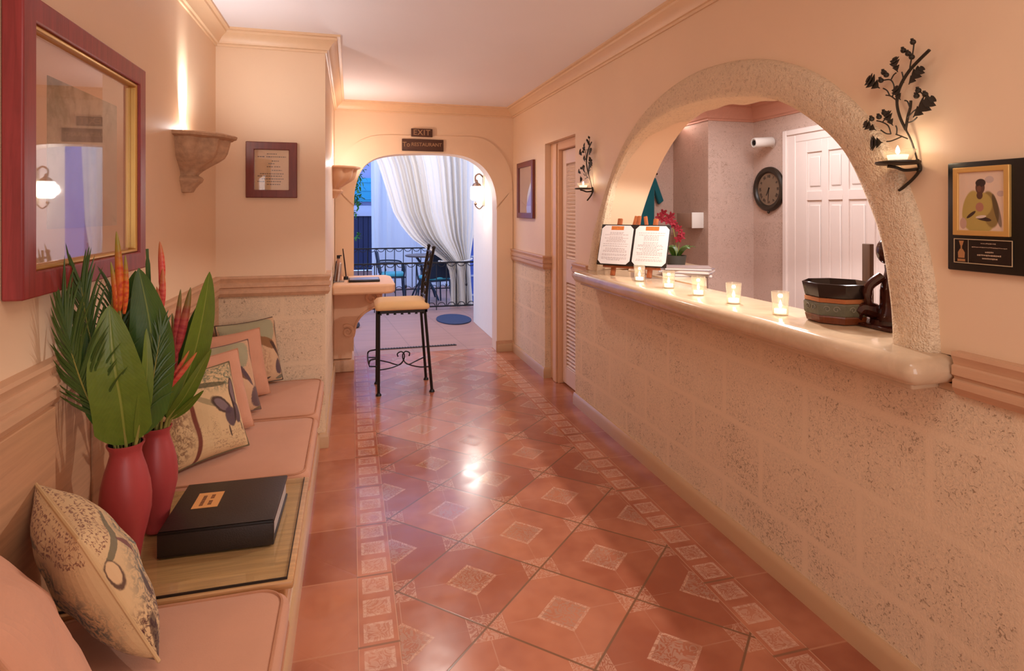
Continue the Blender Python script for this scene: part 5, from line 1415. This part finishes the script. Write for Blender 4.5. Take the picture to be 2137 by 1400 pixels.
# railings
def railing(label, x0, x1, y, h, step, name='iron_railing'):
    t = thing(name, label, 'railing', ((x0+x1)/2, y, 0), group=None)
    for nm, z, r in (('top_rail', h, .012), ('bottom_rail', .055, .010)):
        b = MB(); b.box(x0, x1, y-.012, y+.012, z-r, z+r); b.build(nm, M_IRON, t, world=True, bevel=.002)
    n = int(round((x1-x0)/step)); st_ = (x1-x0)/n
    for k in range(n+1):
        x = x0+k*st_; e = k in (0, n)
        b = MB(); b.tube([(x, y, 0 if e or k % 6 == 0 else .05), (x, y, h)], .014 if e else .0075, 8)
        if not e and k % 2: b.ball((x, y, h*.52), (.017, .017, .03), 8)
        b.ball((x, y, h-.01), .017, 6)
        b.build('post' if e else 'picket', M_IRON, t, world=True)
    for k in range(n):
        xm = x0+(k+.5)*st_; r = st_*.36
        b = MB()
        b.tube([(xm+r*math.cos(a), y, h-.012+r*.85*math.sin(a)) for a in [PI+PI*q/10 for q in range(11)]], .006, 6)
        b.build('scroll', M_IRON, t, world=True)
        b = MB()
        b.tube([(xm+r*math.cos(a), y, .065+r*.85*math.sin(a)) for a in [PI*q/10 for q in range(11)]], .006, 6)
        b.build('scroll', M_IRON, t, world=True)
    return t
railing('black wrought iron railing with scrolls nearest the archway, in front of the ivory curtain', -.60, 1.93, 9.25, .742, .158)
railing('farther black wrought iron railing behind the round table', -1.2, 2.3, 11.4, .845, .165)

# curtains
def curtain(name, label, y, zt, zb, left, right, mat, folds, amp, seed, nu=150, nv=40):
    rg = random.Random(seed); ph = [rg.uniform(0, 6) for _ in range(4)]
    b = MB()
    def f(s, t):
        z = zt+(zb-zt)*t
        xl, xr = left(z), right(z); w_ = (xr-xl)
        q = s+.012*math.sin(2*PI*3*s+ph[0])
        a = amp*(.55+.45*math.sin(2*PI*2.3*s+ph[1]))*min(1, .35+w_/1.5)
        x = xl+w_*q
        return (x, y+a*math.sin(2*PI*folds*q+ph[2]+.5*t)+.35*a*math.sin(2*PI*folds*1.9*q+ph[3]), z)
    b.grid(f, nu, nv)
    o = b.build(name, mat, sharp=0); 
    for p in o.data.polygons: p.use_smooth = True
    tag(o, label, 'curtain'); return o
LC = [(2.92, .15), (2.6, .24), (2.29, .395), (1.86, .53), (1.525, .635), (1.3, .77), (1.117, .92), (.945, 1.165), (.84, 1.32), (.742, 1.46), (.60, 1.53), (.4, 1.56), (.0, 1.555)]
def interp(T):
    def g(z):
        for (z0, x0), (z1, x1) in zip(T, T[1:]):
            if z1 <= z <= z0: return x0+(x1-x0)*(z0-z)/(z0-z1)
        return T[0][1] if z > T[0][0] else T[-1][1]
    return g
RC = [(2.9, 2.02), (1.4, 1.965), (.75, 1.88), (.4, 1.90), (.0, 1.93)]
cf = curtain('swag_curtain', 'ivory curtain swept aside to the right and gathered low behind the railing', 9.52, 2.92, .003, interp(LC), interp(RC), M_CURTAIN, 16, .11, 3)
cb = curtain('sheer_curtain', 'white straight-hanging sheer curtain farther out behind the ivory one', 12.1, 3.22, .003, lambda z: .355+.03*(1-z/3), lambda z: 2.6, M_CURTAINB, 9, .13, 4)
b = MB(); b.tube([(-.6, 9.52, 2.92), (2.3, 9.52, 2.92)], .02, 10)
tag(b.build('curtain_rod', M_IRON), 'dark rod carrying the ivory curtain above the archway view', 'curtain rod')
b = MB(); b.tube([(-.6, 12.1, 3.22), (3.0, 12.1, 3.22)], .02, 10)
tag(b.build('curtain_rail', M_IRON), 'dark rail carrying the far white sheer curtain', 'curtain rod')
b = MB(); b.tube(catmull([(1.40, 9.47, .74), (1.62, 9.42, .72), (1.88, 9.46, .76), (1.90, 9.58, .77), (1.62, 9.62, .73), (1.40, 9.57, .74)], 6, closed=True), .012, 8)
tag(b.build('curtain_tieback', M_CURTAIN), 'ivory cord tying the swept curtain just above the railing', 'tieback')

# patio table and chairs
tt = thing('patio_table', 'round dark patio table behind the near railing', 'table', (1.26, 10.45, 0))
b = MB(); b.lathe([(0, .755), (.33, .755), (.345, .765), (.345, .778), (.335, .785), (0, .785)], n=40, c=(1.26, 10.45, 0)); b.build('table_top', plain('dark_mosaic_top', lin(92, 76, 74), .35, var=.2, scale=30), tt, world=True)
for k in range(4):
    a = PI/4+k*PI/2; ca, sa = math.cos(a), math.sin(a)
    b = MB(); b.tube(catmull([(1.26+.30*ca, 10.45+.30*sa, .0), (1.26+.22*ca, 10.45+.22*sa, .16), (1.26+.06*ca, 10.45+.06*sa, .40), (1.26+.10*ca, 10.45+.10*sa, .62), (1.26+.22*ca, 10.45+.22*sa, .757)], 6), .016, 8); b.build('leg', M_NAVYMETAL, tt, world=True)
def patio_chair(label, loc, yaw):
    t = thing('patio_chair', label, 'chair', loc, (0, 0, yaw), group='navy patio chairs')
    for x, y in ((-.20, -.20), (.20, -.20), (-.19, .21), (.19, .21)):
        b = MB(); b.tube(catmull([(x*1.1, y*1.12, 0), (x, y, .22), (x*.96, y*.96, .40)], 5), .014, 8); b.build('leg', M_NAVYMETAL, t)
    b = MB(); b.box(-.22, .22, -.22, .22, .385, .41, bevel=.008); b.build('seat', M_NAVYMETAL, t)
    b = MB(); b.box(-.205, .205, -.21, .19, .41, .47, bevel=.022, seg=4); b.build('cushion', M_TURQ, t, label='turquoise seat cushion')
    b = MB()
    b.grid(lambda u, v: (-.21+.42*u, .215+.07*v-.04*math.cos(PI*(u-.5)), .44+.40*v), 10, 6)
    b.build('backrest', M_NAVYMETAL, t, sharp=0, solid=.02)
    for s in (-1, 1):
        b = MB(); b.tube(catmull([(s*.22, .24, .66), (s*.25, .05, .665), (s*.25, -.16, .64), (s*.235, -.20, .55), (s*.215, -.19, .40)], 6), .014, 8); b.build('armrest', M_NAVYMETAL, t)
    return t
c1 = patio_chair('navy patio chair with a turquoise cushion left of the round table', (.70, 10.62, 0), math.radians(90))
c2 = copy_tree(c1); c2.location = (1.36, 9.92, 0); c2.rotation_euler.z = math.radians(197)
c2['label'] = 'navy patio chair with its back toward the archway, in front of the round table'

# mat, lantern, small stone
b = MB()
pl_ = [(1.42+.245*math.cos(a)*(1 if math.cos(a) < 0 else 1.0), 8.36+.40*math.sin(a)) for a in [2*PI*k/36 for k in range(36)]]
b.prism(pl_, 'z', -.002, .014)
tag(b.build('door_mat', plain('dark_blue_coir', lin(44, 50, 78), .95, var=.35, scale=40, bump=.5, bscale=200), bevel=.004), 'dark oval mat on the patio floor by the side wall', 'mat')
ln = thing('wall_lantern', 'bright white wall lantern on the patio side wall just past the archway', 'wall light', (1.66, 7.45, 1.83))
b = MB(); b.box(1.645, 1.66, 7.40, 7.50, 1.62, 2.02, bevel=.005); b.build('back_plate', M_SILVER, ln, world=True)
b = MB(); b.tube(catmull([(1.65, 7.45, 1.99), (1.60, 7.45, 2.03), (1.55, 7.45, 2.0), (1.55, 7.45, 1.93)], 6), .010, 8); b.lathe([(0, .0), (.062, 0), (.050, .03), (.02, .05), (.012, .08), (0, .09)], n=16, c=(1.565, 7.45, 1.87)); b.build('arm_and_cap', plain('brown_bronze', lin(96, 66, 48), .4, .4), ln, world=True)
b = MB(); b.lathe([(0, 0), (.060, .0), (.078, .02), (.080, .16), (.072, .18), (0, .18)], n=20, c=(1.565, 7.45, 1.69)); b.build('glass_shade', emit('lit_lantern_glass', (1, .93, .84), 14), ln, world=True)
b = MB(); b.tube(catmull([(1.55, 7.45, 1.67), (1.55, 7.45, 1.62), (1.60, 7.45, 1.58), (1.645, 7.45, 1.62)], 6), .007, 8); b.ball((1.55, 7.45, 1.645), .018, 8); b.build('lower_scroll', bpy.data.materials['brown_bronze'], ln, world=True)
point('lantern_light', (1.50, 7.40, 1.78), 24, (1, .90, .80), .07)
ws = thing('door_stone', 'small dark round doorstop on the patio floor behind the scroll console', 'doorstop', (.02, 8.15, 0))
b = MB(); b.lathe([(0, 0), (.085, 0), (.10, .02), (.09, .06), (.05, .085), (0, .09)], n=20); b.build('stone', plain('dark_stone', lin(40, 36, 44), .6), ws)
b = MB(); b.tube([(-.03, 0, .08), (0, 0, .12), (.03, 0, .08)], .008, 6); b.build('ring', M_IRON, ws)

# blue slatted screen by the curtain edge
sl = thing('slatted_screen', 'tall pale blue slatted screen between the curtain edge and the patio wall', 'screen', (2.05, 9.95, 0))
b = MB()
for x in (1.97, 2.13): b.box(x-.015, x+.015, 9.93, 9.97, 0, 2.7)
b.build('upright', plain('blue_painted_wood', lin(96, 120, 196), .5), sl, world=True)
b = MB()
for k in range(8): b.box(1.96, 2.14, 9.935, 9.965, .1+k*.33, .13+k*.33)
b.build('slats', plain('pale_blue_wood', lin(196, 206, 226), .5), sl, world=True, sharp=0)
b = MB(); b.box(1.985, 2.115, 9.955, 9.965, 0, 2.68); b.build('panel', bpy.data.materials['blue_painted_wood'], sl, world=True, sharp=0)

# house across the yard
hs = thing('neighbour_house', 'lilac house front with a dark navy gate across the yard', 'house', (.2, 16.1, 0))
b = MB(); b.box(-3.5, 5.5, 16.1, 16.4, 1.66, 5.5); b.box(1.2, 5.5, 16.1, 16.4, 0, 1.66); b.box(-3.5, -1.6, 16.1, 16.4, 0, 1.66); b.build('wall', plain('lilac_render', lin(176, 176, 216), .8, var=.05), hs, world=True, sharp=0)
b = MB(); b.box(-1.8, 1.4, 15.98, 16.12, 1.42, 1.70, bevel=.01); b.build('lintel', plain('pale_lilac_band', lin(206, 210, 232), .7, var=.04), hs, world=True)
gm = MB(); gm.box(-1.6, 1.2, 16.08, 16.2, 0, 1.43)
for k in range(22): gm.box(-1.58+k*.127, -1.47+k*.127, 16.055, 16.085, .03, 1.41)
gm.build('gate', plain('navy_boards', lin(34, 40, 78), .6), hs, world=True, sharp=0)
b = MB(); b.box(-.9, 1.0, 15.9, 16.1, 1.80, 2.42, bevel=.01)
for k in range(3): b.box(-.92, 1.02, 15.88, 15.9, 1.86+k*.22, 1.89+k*.22)
b.build('shutter', plain('turquoise_shutter', lin(60, 176, 214), .5, var=.08), hs, world=True)

# leafy branch outside, left of the curtain
sb = thing('leafy_shrub', 'green leafy shrub at the left edge of the archway view', 'shrub', (-.03, 13.0, 0))
b = MB(); b.tube(catmull([(0, 0, 0), (.02, 0, .7), (-.02, .02, 1.4), (.08, 0, 2.0), (.16, 0, 2.6)], 5), [.035, .028, .02, .012, .006], 8)
b.tube(catmull([(-.02, .02, 1.4), (.08, -.05, 1.65), (.16, -.08, 1.8)], 4), [.012, .005], 6); b.tube(catmull([(.04, 0, 1.8), (-.1, .05, 2.1), (-.2, .05, 2.4)], 4), [.012, .005], 6); b.build('trunk', plain('bark', lin(80, 62, 44), .9), sb)
b = MB(); rg = random.Random(21)
cl = [(.16, -.02, 2.55, .20), (.14, 0, 2.25, .20), (.10, 0, 2.0, .19), (.15, -.06, 1.80, .15), (-.15, .04, 2.4, .25), (.02, 0, 2.7, .25), (.08, -.05, 1.5, .08), (.17, -.03, 1.02, .05), (-.1, 0, 1.9, .2)]
for cx, cy, cz, r in cl:
    for _ in range(int(260*r)):
        p = Vector((cx+rg.gauss(0, r*.45), cy+rg.gauss(0, r*.5), cz+rg.gauss(0, r*.55)))
        d = Vector((rg.uniform(-1, 1), rg.uniform(-1, .4), rg.uniform(-.9, .5))).normalized()
        blade(b, [p, p+d*.05, p+d*.10+Vector((0, 0, -.012))], .022, prof=lance, side=Vector((d.y, -d.x, .3)), n=6, nu=2)
b.build('foliage', plain('bright_leaf_green', lin(72, 128, 44), .5, var=.4, scale=8), sb, sharp=0)
